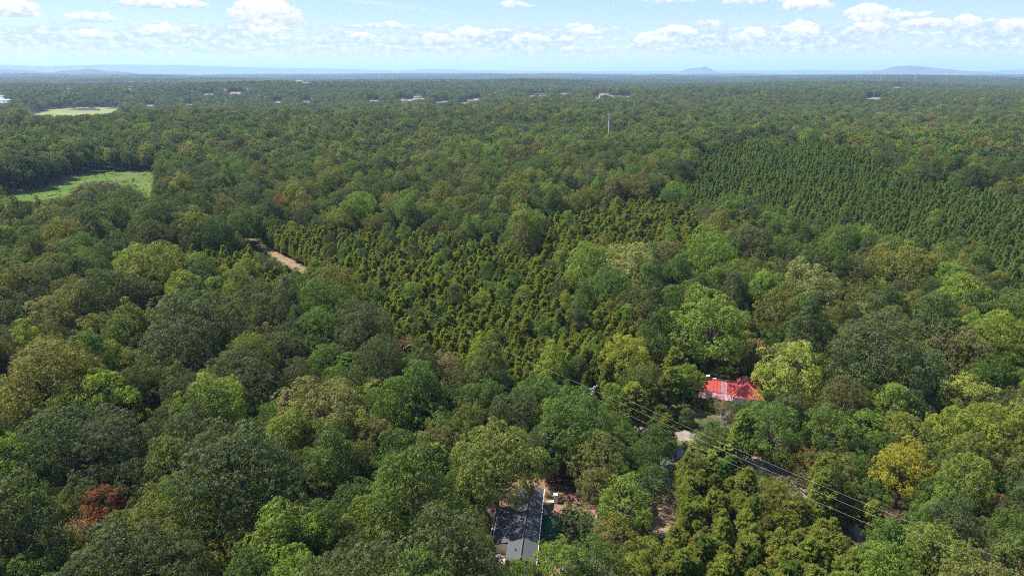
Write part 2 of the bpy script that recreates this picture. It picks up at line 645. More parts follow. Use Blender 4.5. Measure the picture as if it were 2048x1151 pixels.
ROAD = [at(*p) for p in ((1150, 838), (1275, 857), (1370, 872), (1440, 893), (1540, 936), (1625, 985), (1712, 1050), (1800, 1140))]
TRACK = [at(*p) for p in ((470, 464), (505, 484), (545, 505), (580, 526), (612, 545), (650, 570))]
drape('roadside_verge', ribbon(ROAD, 6.5), DRYGRASS, 0.7, 0.05, 0.8, 2)
drape('road', ribbon(ROAD, 2.3), DIRT, 0.5, 0.09, 0.25, 3)
drape('grass_strip', [at(*p) for p in ((1320, 876), (1405, 886), (1410, 902), (1335, 902))], GRASS, 0.4, 0.12, 0.3, 5)
drape('driveway', [at(*p) for p in ((1325, 899), (1382, 897), (1378, 912), (1345, 925), (1330, 965), (1240, 990), (1160, 1000), (1160, 978), (1240, 968), (1300, 940))], GRAVEL, 0.5, 0.13, 0.4, 6)
drape('gravel_patch', [at(*p) for p in ((1694, 1036), (1722, 1054), (1733, 1070), (1712, 1072), (1690, 1052))], mat('white_gravel', (0.40, 0.39, 0.38), (0.3, 0.29, 0.27), 2, .9, .2), 0.3, 0.13, 0.2, 7)
drape('house_yard', [at(*p) for p in ((965, 990), (1040, 955), (1150, 955), (1200, 985), (1180, 1040), (1140, 1120), (1100, 1170), (960, 1170), (940, 1100))], CLAY, 0.6, 0.07, 1.2, 8)
drape('bare_ground', [at(*p) for p in ((1300, 985), (1360, 990), (1368, 1040), (1345, 1075), (1290, 1085), (1290, 1020))], mat('sandy_soil', (0.18, 0.125, 0.09), (0.11, 0.075, 0.05), 0.8, .95, .2), 0.5, 0.08, 0.8, 9)
drape('farmhouse_lawn', [at(*p) for p in ((1335, 780), (1395, 770), (1420, 790), (1530, 800), (1540, 815), (1400, 835), (1340, 850), (1325, 815))], DRYGRASS, 0.8, 0.07, 1.0, 10)
drape('clay_track', ribbon(TRACK[:3], 2.3), DRYGRASS, 0.7, 0.07, 0.6, 11)
drape('clay_track', ribbon(TRACK[2:], 2.2), mat('track_clay', (0.19, 0.13, 0.09), (0.12, 0.09, 0.05), .5, .95, .2), 0.7, 0.09, 0.8, 12)
MEADOW_PX = [(208, 351), (250, 344), (310, 347), (304, 372), (297, 390), (280, 386), (264, 371), (228, 364)]
MEADOW2_PX = [(-40, 402), (30, 393), (85, 385), (140, 378), (140, 402), (100, 425), (40, 418), (-40, 420)]
drape('meadow', [at(*p) for p in ((-60, 400), (80, 380), (150, 350), (240, 341), (325, 345), (320, 380), (306, 420), (200, 425), (90, 440), (-60, 440))], MEADOW, 2.0, 0.10, 3.0, 13)
POND_FIELD = [at(*p) for p in ((70, 226), (100, 218), (150, 215.5), (235, 215), (240, 222), (215, 230), (150, 234), (100, 236), (60, 240))]
drape('golf_field', POND_FIELD, PALEFIELD, 8.0, 0.3, 12.0, 14)
_p = at(185, 222)
drape('pond', [at(*p) for p in ((135, 218.5), (160, 217.0), (190, 217.6), (205, 219.0), (190, 222), (165, 221))], WATER, 8.0, 0.8, 8.0, 15)
drape('river', [at(*p) for p in ((-90, 186), (-30, 187), (4, 187), (14, 196), (22, 207), (-40, 208), (-90, 206))], WATER, 14.0, 1.5, 10.0, 16)
drape('river', [at(*p) for p in ((47, 214), (56, 214), (72, 231), (58, 231))], WATER, 8.0, 1.2, 5.0, 17)
drape('meadow', [at(*p) for p in ((326, 880), (352, 876), (352, 898), (326, 905))], GRASS, 0.5, 0.07, 0.5, 18)

# ------------------------------------------------------------------ grey-roofed house with its decks
SHINGLE = mat('charcoal_shingles', (0.058, 0.060, 0.068), (0.042, 0.043, 0.05), 6, 0.85, 0.25, stretch=(1, 3, 1))
SIDING = mat('cream_siding', (0.62, 0.58, 0.50), (0.55, 0.51, 0.44), 2, 0.7, 0.1)
WHITE = mat('white_paint', (0.78, 0.78, 0.76), (0.70, 0.70, 0.68), 3, 0.5)
GLASS = mat('dark_window_glass', (0.03, 0.035, 0.04), (0.04, 0.045, 0.05), 2, 0.1, spec=0.6)
WOOD = mat('tan_deck_boards', (0.42, 0.29, 0.18), (0.30, 0.20, 0.12), 2, 0.8, 0.2, stretch=(.2, 3, 1))
OLDWOOD = mat('weathered_boards', (0.24, 0.19, 0.15), (0.16, 0.13, 0.10), 2, 0.85, 0.2)
GREEN = mat('green_deck_paint', (0.012, 0.060, 0.032), (0.010, 0.045, 0.025), 3, 0.7)
GREY_METAL = mat('galvanised_steel', (0.45, 0.46, 0.47), (0.36, 0.37, 0.38), 2, 0.45, metal=0.6)
BLUE = mat('blue_cloth', (0.05, 0.20, 0.55), (0.04, 0.15, 0.42), 4, 0.8)
DARK = mat('dark_rubber', (0.03, 0.03, 0.03), (0.04, 0.04, 0.04), 4, 0.7)
TERRACOTTA = mat('terracotta', (0.42, 0.17, 0.09), (0.34, 0.13, 0.07), 4, 0.8)


def wall_panel(name, p0, p1, z0, z1, t, m, parent):
    (x0, y0), (x1, y1) = p0, p1
    d = Vector((x1 - x0, y1 - y0)).normalized()
    n = Vector((-d.y, d.x)) * t
    v = [(x0, y0, z0), (x1, y1, z0), (x1 + n.x, y1 + n.y, z0), (x0 + n.x, y0 + n.y, z0)]
    v += [(a, b, z1) for a, b, _ in v]
    f = [(0, 3, 2, 1), (4, 5, 6, 7), (0, 1, 5, 4), (1, 2, 6, 5), (2, 3, 7, 6), (3, 0, 4, 7)]
    return mesh_obj(name, v, f, m, parent)


E0, E1 = at(1075, 1098, 2.7), at(1087, 984.5, 2.7)
_d = Vector((E1.x - E0.x, E1.y - E0.y)).normalized()
HOUSE_RZ = math.atan2(-_d.x, _d.y)
house_at = Vector((E0.x, E0.y, 0)) - Vector((_d.x, _d.y, 0)) * 3.2
HX = lambda x, y: (house_at.x + x * _d.y + y * _d.x, house_at.y - x * _d.x + y * _d.y)
hz = tz(*HX(-2.5, 9))
house = empty('grey_roofed_house', (house_at.x, house_at.y, hz), HOUSE_RZ)
tag(house, 'long low house with charcoal shingle roof and side wing beside red clay yard', 'house')
LEN = 19.5
for a, b in (((-0.35, 0.3), (-0.35, LEN - .3)), ((-0.35, LEN - .3), (-4.65, LEN - .3)), ((-4.65, LEN - .3), (-4.65, 0.3)), ((-4.65, 0.3), (-0.35, 0.3))):
    wall_panel('wall', a, b, -0.6, 2.62, 0.15, SIDING, house)
for a, b in (((-4.8, 14.0), (-7.6, 14.0)), ((-7.6, 14.0), (-7.6, 4.9)), ((-7.6, 4.9), (-4.8, 4.9))):
    wall_panel('wall', a, b, -0.6, 2.0, 0.12, SIDING, house)
rz_, ez = 3.55, 2.72
slope = MB().slab([(-2.4, -0.2, rz_), (0.05, -0.2, ez), (0.05, LEN + .2, ez), (-2.4, LEN + .2, rz_)][::-1], -0.12)
slope.build('roof_slope', SHINGLE, house)
k = (rz_ - ez) / 2.45
lz = lambda x: rz_ + (x + 2.4) * k
MB().slab([(-2.4, -0.2, rz_), (-4.85, -0.2, lz(-4.85)), (-4.85, LEN + .2, lz(-4.85)), (-2.4, LEN + .2, rz_)], -0.12).build('roof_slope', SHINGLE, house)
MB().slab([(-4.86, 4.5, lz(-4.86)), (-7.95, 4.5, lz(-7.95) + .12), (-7.95, 14.4, lz(-7.95) + .12), (-4.86, 14.4, lz(-4.86))], -0.12).build('wing_roof', SHINGLE, house)
MB().tube([(-2.4, -0.25, rz_ + .10), (-2.4, LEN + .25, rz_ + .10)], 0.11, 5).build('ridge_cap', mat('ridge_shingles', (0.07, 0.07, 0.078), (0.055, 0.055, 0.06), 6, .85), house)
MB().box(0.07, 0.14, -0.2, LEN + .2, 2.56, 2.70).build('gutter', WHITE, house)
MB().box(-8.07, -7.97, 4.5, 14.4, lz(-7.95) - .02, lz(-7.95) + .1).build('gutter', WHITE, house)
for x, y in ((-1.2, 5.2), (-1.25, 9.6), (-3.4, 2.0), (-1.0, 14.5)):
    z = rz_ - abs(x + 2.4) * k
    MB().tube([(x, y, z), (x, y, z + .45)], 0.09, 8).build('vent_pipe', DARK, house)
for y in (2.5, 8.2, 12.2, 16.0):
    w = MB().box(-0.34, -0.27, y, y + 1.0, 1.0, 2.1).build('window', GLASS, house)
    f = MB()
    f.box(-0.33, -0.24, y - .08, y - .001, .92, 2.18).box(-0.33, -0.24, y + 1.001, y + 1.08, .92, 2.18).box(-0.33, -0.24, y, y + 1, 2.101, 2.18).box(-0.33, -0.24, y, y + 1, .92, .999)
    f.build('frame', WHITE, w)
d_ = MB().box(-0.34, -0.26, 10.2, 11.1, 0.1, 2.1).build('door', WHITE, house)
MB().box(-0.25, -0.2, 10.3, 10.36, 1.0, 1.1).build('handle', GREY_METAL, d_)

# green deck along the far wall
deck = empty('green_deck', (*HX(0.25, 8.6), hz), HOUSE_RZ)
tag(deck, 'green painted wooden deck with railing along the house wall', 'deck')
for i in range(20):
    MB().box(0.02, 2.75, i * 0.31, i * 0.31 + 0.285, 0.55 + (i % 3) * .006, 0.60 + (i % 3) * .006).build('plank', GREEN, deck)
for yy in (0.02, 2.0, 4.0, 6.1):
    MB().box(2.78, 2.90, yy, yy + .12, -0.4, 1.55).build('post', OLDWOOD, deck)
MB().box(2.77, 2.92, 0.0, 6.25, 1.551, 1.62).build('handrail', OLDWOOD, deck)
for i in range(24):
    MB().box(2.82, 2.86, 0.2 + i * .25, 0.24 + i * .25, 0.62, 1.55).build('baluster', OLDWOOD, deck)
for i in range(5):
    MB().box(1.35, 2.45, -0.32 - i * .34, -0.02 - i * .34, 0.38 - i * .13, 0.44 - i * .13).build('step', OLDWOOD, deck)


def chair(name, loc, rz, m, label, cat='chair'):
    t = empty(name, loc, rz)
    tag(t, label, cat)
    MB().box(-.26, .26, -.25, .25, .40, .45).build('seat', m, t)
    MB().slab([(-.26, .25, .46), (.26, .25, .46), (.26, .38, 1.0), (-.26, .38, 1.0)], .04).build('backrest', m, t)
    for sx in (-.23, .23):
        for sy in (-.22, .22):
            MB().box(sx - .02, sx + .02, sy - .02, sy + .02, 0, .399).build('leg', GREY_METAL, t)
    for sx in (-.30, .262):
        MB().box(sx, sx + .04, -.22, .27, .60, .64).build('armrest', m, t)
    return t


def pot(loc, r, h, m, label, leafy=True):
    t = empty('flower_pot', loc)
    tag(t, label, 'flower pot')
    MB().tube([(0, 0, 0), (0, 0, h), (0, 0, h + .03)], [r * .7, r, r * 1.08], 10).build('pot', m, t)
    if leafy:
        rng = random.Random(int(r * 1000) + int(loc[0] * 10))
        b = MB()
        for _ in range(26):
            a, e, l = rng.random() * 2 * PI, rng.uniform(.3, 1.4), r * rng.uniform(1.2, 2.2)
            p = Vector((0, 0, h + .03))
            q = p + Vector((math.cos(a) * math.cos(e), math.sin(a) * math.cos(e), math.sin(e))) * l
            s = Vector((-math.sin(a), math.cos(a), 0)) * r * .3
            b.slab([p, (p + q) / 2 + s, q, (p + q) / 2 - s], .006)
        b.build('foliage', mat('potted_plant_leaves', (0.06, 0.12, 0.03), (0.09, 0.14, 0.04), 4, .6), t)
    return t


def on_deck(px, py):
    p = at(px, py, hz + .61)
    return (p.x, p.y, hz + .61)


chair('garden_chair', on_deck(1092, 1026), .6, mat('grey_plastic', (.42, .44, .46), (.36, .38, .4), 3, .5), 'grey garden chair on the green deck against the house wall')
chair('garden_chair', on_deck(1106, 1023), -1.9, mat('grey_plastic', (.42, .44, .46)), 'grey garden chair on the green deck by the railing')
pot(on_deck(1100, 1031), .20, .32, WHITE, 'white flower pot in the middle of the green deck')
pot(on_deck(1094, 1018), .17, .28, TERRACOTTA, 'terracotta flower pot at the far end of the green deck')
pot(on_deck(1109, 1031), .16, .26, GREY_METAL, 'small grey flower pot beside the deck railing')

# tall white cabinet and timber on the clay beyond the deck
p = at(1111, 1004)
fr = empty('storage_cabinet', (p.x, p.y, p.z + .1), HOUSE_RZ)
tag(fr, 'tall white cabinet standing on red clay beyond the green deck', 'cabinet')
MB().box(-.36, .36, -.34, .34, .02, 1.68).build('body', WHITE, fr)
MB().box(-.35, .35, -.40, -.345, .55, 1.66).build('door', WHITE, fr)
MB().box(-.35, .35, -.40, -.345, .05, .53).build('door', WHITE, fr)
MB().box(-.30, -.26, -.44, -.401, .9, 1.3).build('handle', GREY_METAL, fr)
p = at(1100, 1006)
st = empty('timber_stack', (p.x, p.y, p.z + .1), HOUSE_RZ + .5)
tag(st, 'low stack of pale boards on red clay near the white cabinet', 'timber')
for lay in range(3):
    for i in range(4):
        MB().box(-1.2 + .07 * ((lay + i) % 3), 1.1 + .05 * ((lay * 2 + i) % 3), -.42 + i * .21, -.24 + i * .21, lay * .07, lay * .07 + .06).build('board', mat('pale_lumber', (.62, .45, .30), (.5, .36, .23), 2, .8), st)

# small tan deck by the wing
p0 = HX(-7.5, 1.2)
sd = empty('wooden_deck', (*p0, hz), HOUSE_RZ)
tag(sd, 'small tan wooden deck in the corner between house and wing', 'deck')
for i in range(12):
    MB().box(0, 2.6, i * .25, i * .25 + .23, .44 + (i % 2) * .005, .49 + (i % 2) * .005).build('plank', WOOD, sd)
for x, y in ((-.06, 0), (-.06, 2.9), (1.3, -.12), (2.55, -.12)):
    MB().box(x - .06, x + .055, y - .06, y + .055, -.5, 1.5).build('post', WHITE, sd)
MB().box(-.12, 0, .06, 2.84, 1.38, 1.46).build('handrail', WHITE, sd)
MB().box(0.0, 2.6, -.18, -.06, 1.52, 1.58).build('handrail', WHITE, sd)
q = HX(-6.1, 2.1)
chair('folding_chair', (*q, hz + .5), HOUSE_RZ + .4, BLUE, 'blue folding chair on the small tan deck')

# ------------------------------------------------------------------ red-roofed farmhouse
RED = mat('red_metal_roof', (0.29, 0.040, 0.033), (0.23, 0.030, 0.026), 1.2, 0.5, 0.0, spec=0.4)
FADED = mat('faded_red_metal_roof', (0.25, 0.11, 0.12), (0.20, 0.08, 0.085), 1.2, 0.55, 0.0)
PALERED = mat('chalky_grey_metal_roof', (0.24, 0.19, 0.22), (0.20, 0.14, 0.16), 1.0, 0.55)
BOARD = mat('white_weatherboard', (0.66, 0.64, 0.60), (0.52, 0.49, 0.45), 2, 0.8, 0.1)
c = at(1462, 800, 1.0)
RZ = R(-14)
fz = c.z
farm = empty('red_roofed_house', (c.x - 7.2, c.y + 1.2, fz + .1), RZ)
tag(farm, 'old farmhouse with red metal roof half hidden among trees', 'house')


def panels(quad_fn, n, mats, name='roof_panel', t=0.05):
    """A slope laid as separate metal sheets; quad_fn(u) gives the ridge and eave point at fraction u."""
    for i in range(n):
        a, b = i / n, (i + 1) / n - 0.004
        (r0, e0), (r1, e1) = quad_fn(a), quad_fn(b)
        o = MB()
        o.slab([Vector(r0), Vector(e0), Vector(e1), Vector(r1)], t)
        d = (Vector(e0) - Vector(r0))
        nn = (Vector(e1) - Vector(r0)).cross(Vector(r1) - Vector(r0))
        nn = nn.normalized()
        if nn.z < 0: nn = -nn
        s = (Vector(r1) - Vector(r0)) * .06
        o.slab([Vector(r0) + nn * .06, Vector(e0) + nn * .06, Vector(e0) + s + nn * .06, Vector(r0) + s + nn * .06], .058)
        o.build(name, mats[i % len(mats)] if len(mats) != n else mats[i], farm)


Vx = lambda a, b, u: tuple(Vector(a).lerp(Vector(b), u))
# main wing: ridge runs across the view
RA, RB = (0.0, 3.0, 4.8), (8.6, 3.0, 4.8)
EA, EB = (-0.2, -0.6, 3.1), (8.6, -0.6, 3.1)
mm = [RED, RED, RED, RED, RED, RED, FADED, FADED, RED, RED, RED]
panels(lambda u: (Vx(RA, RB, u), Vx(EA, EB, u)), 11, mm)
panels(lambda u: (Vx(RA, RB, u), Vx((-0.2, 6.4, 3.1), (8.6, 6.4, 3.1), u)), 11, [RED, FADED])
# porch roof below the eave, chalky
panels(lambda u: (Vx((-0.2, -0.62, 2.95), (6.9, -0.62, 2.95), u), Vx((-0.4, -2.7, 2.35), (7.2, -2.7, 2.35), u)), 9, [FADED, PALERED, FADED])
# cross wing, hipped toward the viewer
T0, T1 = (10.6, 0.6, 5.6), (10.6, 5.2, 5.6)
CL0, CL1 = (7.2, -2.4, 3.1), (7.2, 7.0, 3.1)
CR0, CR1 = (14.2, -2.4, 3.1), (14.2, 7.0, 3.1)
panels(lambda u: (Vx(T0, T1, u), Vx(CL0, CL1, u)), 7, [RED, RED, FADED])
panels(lambda u: (Vx(T0, T1, u), Vx(CR0, CR1, u)), 7, [RED])
panels(lambda u: (Vx(T0, T0, u), Vx(CL0, CR0, u)), 6, [RED])
panels(lambda u: (Vx(T1, T1, u), Vx(CL1, CR1, u)), 6, [RED])
MB().tube([(0, 3.0, 4.88), (8.4, 3.0, 4.88)], .1, 5).build('ridge_cap', FADED, farm)
MB().tube([(10.6, .6, 5.68), (10.6, 5.2, 5.68)], .1, 5).build('ridge_cap', FADED, farm)
for e in (CL0, CR0):
    MB().tube([(10.6, .6, 5.68), (e[0], e[1], e[2] + .08)], .09, 5).build('hip_cap', mat('bright_red_cap', (.6, .1, .07), (.55, .09, .06), 2, .5), farm)
for a, b in (((.1, 6.1), (.1, -.3)), ((.1, -.3), (7.4, -.3)), ((7.4, -.3), (7.4, -2.1)), ((7.4, -2.1), (14.0, -2.1)), ((14.0, -2.1), (14.0, 6.8)), ((14.0, 6.8), (7.4, 6.8)), ((7.4, 6.1), (.1, 6.1))):
    wall_panel('wall', b, a, -.5, 3.08, .12, BOARD, farm)
mesh_obj('gable', [(.08, -.3, 3.081), (.08, 6.1, 3.081), (.08, 3.0, 4.6), (.2, -.3, 3.081), (.2, 6.1, 3.081), (.2, 3.0, 4.6)], [(0, 2, 1), (3, 4, 5), (0, 3, 5, 2), (1, 2, 5, 4), (0, 1, 4, 3)], BOARD, farm)
ch = MB().box(1.4, 2.1, 2.7, 3.3, 4.4, 5.5).build('chimney', mat('old_brick', (.38, .20, .15), (.3, .15, .11), 5, .9), farm)
MB().box(1.33, 2.17, 2.63, 3.37, 5.501, 5.58).build('cap', WHITE, ch)
for x in (2.9,):
    MB().box(x, x + .9, 2.8, 3.2, 4.96, 5.02).build('ridge_flashing', WHITE, farm)
for x in (-.3, 2.1, 4.6, 7.0):
    MB().box(x - .07, x + .07, -2.6, -2.46, -.4, 2.3).build('porch_post', WHITE, farm)
for x in (1.4, 4.6):
    w = MB().box(x, x + .9, -.33, -.302, 1.0, 2.3).build('window', GLASS, farm)
    MB().box(x - .1, x + 1.0, -.36, -.302, .88, .995).build('sill', WHITE, w)
d_ = MB().box(3.0, 3.95, -.34, -.302, 0.0, 2.1).build('door', OLDWOOD, farm)
MB().box(3.8, 3.86, -.40, -.341, 1.0, 1.06).build('handle', GREY_METAL, d_)
for x in (9.2, 11.6):
    w = MB().box(x, x + .9, -2.16, -2.101, 1.0, 2.4).build('window', GLASS, farm)
    MB().box(x - .1, x + 1.0, -2.2, -2.101, .88, .995).build('sill', WHITE, w)
FARM_C = c

# ------------------------------------------------------------------ power line
POLE = mat('pale_weathered_pole', (0.42, 0.37, 0.32), (0.32, 0.28, 0.24), 3, 0.85, 0.2, stretch=(1, 1, .15))
WIRE = mat('aluminium_wire', (0.5, 0.5, 0.5), (0.45, 0.45, 0.45), 1, 0.5, metal=0.3)
CERAMIC = mat('grey_insulator', (0.6, 0.62, 0.65), (0.5, 0.52, 0.55), 3, 0.3)


def utility_pole(p, h, rz, label, transformer):
    t = empty('utility_pole', p, rz)
    tag(t, label, 'utility pole', 'poles of the roadside power line')
    MB().tube([(0, 0, -1), (0, 0, h * .5), (0, 0, h)], [.17, .15, .12], 10).build('pole', POLE, t)
    arm = MB().box(-1.25, 1.25, -.22, -.12, h - .5, h - .36).build('crossarm', POLE, t)
    for x in (-1.1, -.35, 1.1):
        MB().tube([(x, -.17, h - .36), (x, -.17, h - .26), (x, -.17, h - .1)], [.04, .08, .05], 8).build('insulator', CERAMIC, arm)
    for s in (-1, 1):
        MB().tube([(s * .8, -.17, h - .5), (0, -.14, h - 1.1)], .025, 5).build('brace', GREY_METAL, arm)
    if transformer:
        MB().tube([(0, -.42, h - 2.1), (0, -.42, h - 2.05), (0, -.42, h - 1.25), (0, -.42, h - 1.18)], [.2, .27, .27, .2], 12).build('transformer', mat('pale_grey_enamel', (.68, .7, .7), (.6, .62, .62), 2, .4), t)
    return t


PH = 11.5
P0 = at(1188, 772, PH)
P1 = at(2075, 1152, PH)
wd = Vector((P1.x - P0.x, P1.y - P0.y)).normalized()
WRZ = math.atan2(-wd.x, wd.y)
P2 = Vector((P0.x - wd.x * 62, P0.y - wd.y * 62 + 6, 0))
P2.z = tz(P2.x, P2.y)
utility_pole((P0.x, P0.y, P0.z), PH, WRZ, 'pale utility pole with crossarm and transformer rising from pines behind the road', True)
utility_pole((P1.x, P1.y, P1.z), PH, WRZ, 'utility pole at the near end of the roadside power line', False)


def wire(a, b, sag, label, n=28):
    a, b = Vector(a), Vector(b)
    pts = []
    for i in range(n + 1):
        u = i / n
        p = a.lerp(b, u)
        p.z -= sag * 4 * u * (1 - u)
        pts.append(p - a)
    o = MB().tube(pts, .007, 5).build('power_wire', WIRE)
    o.location = a
    tag(o, label, 'wire', 'wires of the roadside power line')


side = Vector((wd.y, -wd.x, 0))
names = ('thin power wire on the outer end of the crossarm above the road', 'thin power wire beside the pole top above the road', 'thin power wire on the roadside end of the crossarm')
for off, nm in zip((1.1, -1.1), (names[0], names[2])):
    wire(P0 + side * off + Vector((0, 0, PH - .1)), P1 + side * off + Vector((0, 0, PH - .1)), .9, nm)
wire(P0 + side * .2 + Vector((0, 0, PH - 2.4)), P1 + side * .2 + Vector((0, 0, PH - 2.4)), 1.0, 'lowest wire of the power line strung below the transformer')
wire(P0 + side * 1.1 + Vector((0, 0, PH - .1)), P2 + side * 1.1 + Vector((0, 0, PH - .1)), .8, 'wire running from the transformer pole back into the woods')


# ------------------------------------------------------------------ far structures
def monopole():
    base = at(1217, 270, 17)
    h = 38.0
    t = empty('transmission_pole', (base.x, base.y, base.z))
    tag(t, 'tall slender steel transmission pole standing clear above the woods', 'transmission pole')
    MB().tube([(0, 0, -1), (0, 0, h * .5), (0, 0, h)], [.75, .62, .45], 12).build('pole', mat('pale_steel', (.40, .41, .40), (.35, .36, .36), .3, .5), t)
    for z, w in ((h - 1.5, 3.2), (h - 4.5, 2.4)):
        for s in (-1, 1):
            MB().tube([(0, 0, z - .6), (s * w, 0, z)], [.22, .14], 6).build('arm', MATS['pale_steel'], t)


monopole()


def lattice(px, py, h, label, w=3.2):
    b = at(px, py, 14)
    t = empty('transmission_tower', (b.x, b.y, b.z))
    tag(t, label, 'pylon', 'far lattice towers')
    m = MATS['pale_steel']
    for sx in (-1, 1):
        for sy in (-1, 1):
            MB().tube([(sx * w, sy * w, -1), (sx * w * .35, sy * w * .35, h * .7), (sx * .3, sy * .3, h)], .28, 4).build('leg', m, t)
    for z in (h * .72, h * .83, h * .94):
        MB().tube([(-5.5, 0, z), (5.5, 0, z)], .3, 4).build('arm', m, t)
    br = MB()
    for i in range(6):
        z0, z1 = h * .7 * i / 6, h * .7 * (i + 1) / 6
        f0, f1 = w * (1 - .65 * i / 6), w * (1 - .65 * (i + 1) / 6)
        for s in (-1, 1):
            br.tube([(-f0, s * f0, z0), (f1, s * f1, z1)], .16, 4)
            br.tube([(s * f0, -f0, z0), (s * f1, f1, z1)], .16, 4)
    br.build('bracing', m, t)


for px, py, h, lb in ((140, 190, 36, 'pale lattice tower in the woods beyond the river bend'), (263, 189, 36, 'pale lattice tower beyond the pond field'),
                      (452, 190, 34, 'lattice tower beside a pale far-off building'), (497, 189, 36, 'lattice tower standing behind the pale far-off building')):
    lattice(px, py, h, lb)


def mast(px, py, h, label):
    b = at(px, py, 12)
    t = empty('radio_mast', (b.x, b.y, b.z))
    tag(t, label, 'mast')
    MB().tube([(0, 0, 0), (0, 0, h * .5), (0, 0, h)], [1.1, 1.0, .6], 5).build('mast', MATS['pale_steel'], t)
    for z in (.55, .78, .9):
        MB().box(-2.2, 2.2, -2.2, 2.2, h * z, h * z + 2.5).build('antenna', MATS['pale_steel'], t)


mast(1550, 156, 95, 'thin radio mast on the horizon between the two mountains')
mast(1566, 159, 60, 'short radio mast near the horizon')
mast(1830, 161, 90, 'tall radio mast on the skyline before the long mountain')
mast(1760, 166, 45, 'small mast low in the far woods below the long mountain')


def water_tower(px, py, label, s):
    b = at(px, py, 12)
    t = empty('water_tower', (b.x, b.y, b.z))
    tag(t, label, 'water tower')
    MB().tube([(0, 0, 0), (0, 0, 22 * s)], 1.6 * s, 8).build('stem', WHITE, t)
    MB().tube([(0, 0, 20 * s), (0, 0, 24 * s), (0, 0, 28 * s), (0, 0, 32 * s), (0, 0, 34 * s)], [2 * s, 9 * s, 11 * s, 8 * s, 1 * s], 14).build('tank', WHITE, t, True)


water_tower(1640, 156, 'white water tower showing above the far woods', .75)
water_tower(50, 145, 'white water tower on the skyline above the river', .8)

ROOFS = [mat('brown_roof', (.12, .095, .08), (.10, .08, .07), .5, .9), mat('grey_roof', (.16, .16, .17), (.13, .13, .14), .5, .9), mat('tan_roof', (.20, .165, .14), (.17, .14, .12), .5, .9), mat('rose_roof', (.22, .14, .12), (.2, .125, .105), .5, .9)]
WALLS = [mat('pale_brick_wall', (.24, .20, .17), (.2, .17, .15), .5, .9), mat('cream_wall', (.33, .30, .27), (.3, .27, .24), .5, .8), mat('weathered_white_wall', (.42, .42, .41), (.36, .36, .35), .5, .8)]


FAR_SPOTS = []


def far_house(px, py, w, d, h, rz, rf, wl, label, name='far_house', group='houses of the far settlement', rise=14):
    b = at(px, py, rise)
    zb = b.z + rise - 8.0
    FAR_SPOTS.append((px, py, b.x, b.y, w))
    t = empty(name, (b.x, b.y, zb), rz)
    tag(t, label, 'house' if name == 'far_house' else 'building', group)
    hh = h + 3 if name == 'far_house' else h + 3
    MB().box(-w / 2, w / 2, -d / 2, d / 2, -rise, hh * .62).build('wall', wl, t)
    o = w / 2 + .5
    q = d / 2 + .5
    z0, z1 = hh * .62, hh * .62 + d * .33
    mesh_obj('roof', [(-o, -q, z0), (o, -q, z0), (o, q, z0), (-o, q, z0), (-o * .75, 0, z1), (o * .75, 0, z1), (-o, -q, z0 - .2), (o, -q, z0 - .2), (o, q, z0 - .2), (-o, q, z0 - .2)],
             [(0, 1, 5, 4), (2, 3, 4, 5), (1, 2, 5), (3, 0, 4), (6, 9, 8, 7), (0, 6, 7, 1), (1, 7, 8, 2), (2, 8, 9, 3), (3, 9, 6, 0)], rf, t)
    for i in range(3):
        x = -w * .36 + i * w * .3
        MB().box(x, x + w * .1, -d / 2 - .12, -d / 2 - .01, hh * .25, hh * .5).build('window', GLASS, t)


spots = [(748, 203, 22, 14, 7, .2, 2, 1, 'cream house alone at the near end of the far settlement'),
         (803, 200, 18, 12, 7, .1, 1, 0, 'grey-roofed house leading the main cluster of far houses'), (812, 203, 18, 12, 7, .5, 0, 1, 'brown-roofed house low in the main cluster of far houses'),
         (822, 201, 20, 13, 7, -.3, 1, 1, 'wide grey-roofed house in the middle of the main far cluster'), (833, 198, 18, 12, 7, .3, 1, 2, 'white-walled house behind the middle of the main far cluster'),
         (834, 194, 16, 12, 8, .9, 2, 2, 'white house highest in the main far cluster'), (843, 199, 18, 12, 7, .2, 2, 1, 'tan-roofed house closing the main far cluster'),
         (882, 206, 20, 13, 7, .0, 2, 0, 'tan brick house between the two far clusters'), (891, 204, 15, 11, 7, .7, 1, 1, 'small grey-roofed house behind the tan brick one'),
         (930, 207, 18, 12, 7, .4, 1, 0, 'grey-roofed house low in the second far cluster'), (942, 202, 16, 12, 8, .1, 0, 0, 'brown-roofed house in the middle of the second far cluster'), (953, 200, 16, 12, 8, -.4, 1, 1, 'house standing last in the second far cluster'),
         (1064, 193, 16, 12, 7, .2, 1, 1, 'first small house of the rosy far row'), (1084, 192, 18, 12, 7, .0, 2, 1, 'second small house of the rosy far row'), (1128, 189, 18, 12, 7, .3, 3, 1, 'rose-roofed house in the gap of the far row'),
         (1196, 197, 16, 12, 7, .6, 1, 2, 'white-walled house below the rosy far roofs'), (1207, 190, 22, 14, 8, .1, 3, 1, 'large rose-roofed house of the far row'), (1222, 193, 16, 12, 7, -.2, 3, 0, 'rose-roofed house beside the large one'),
         (1240, 194, 15, 11, 9, .9, 1, 2, 'bright white gabled house ending the far row'), (1254, 194, 15, 11, 6, .2, 2, 1, 'low tan house past the white gabled one')]
for s in spots:
    far_house(s[0], s[1], *s[2:6], ROOFS[s[6]], WALLS[s[7]], s[8])
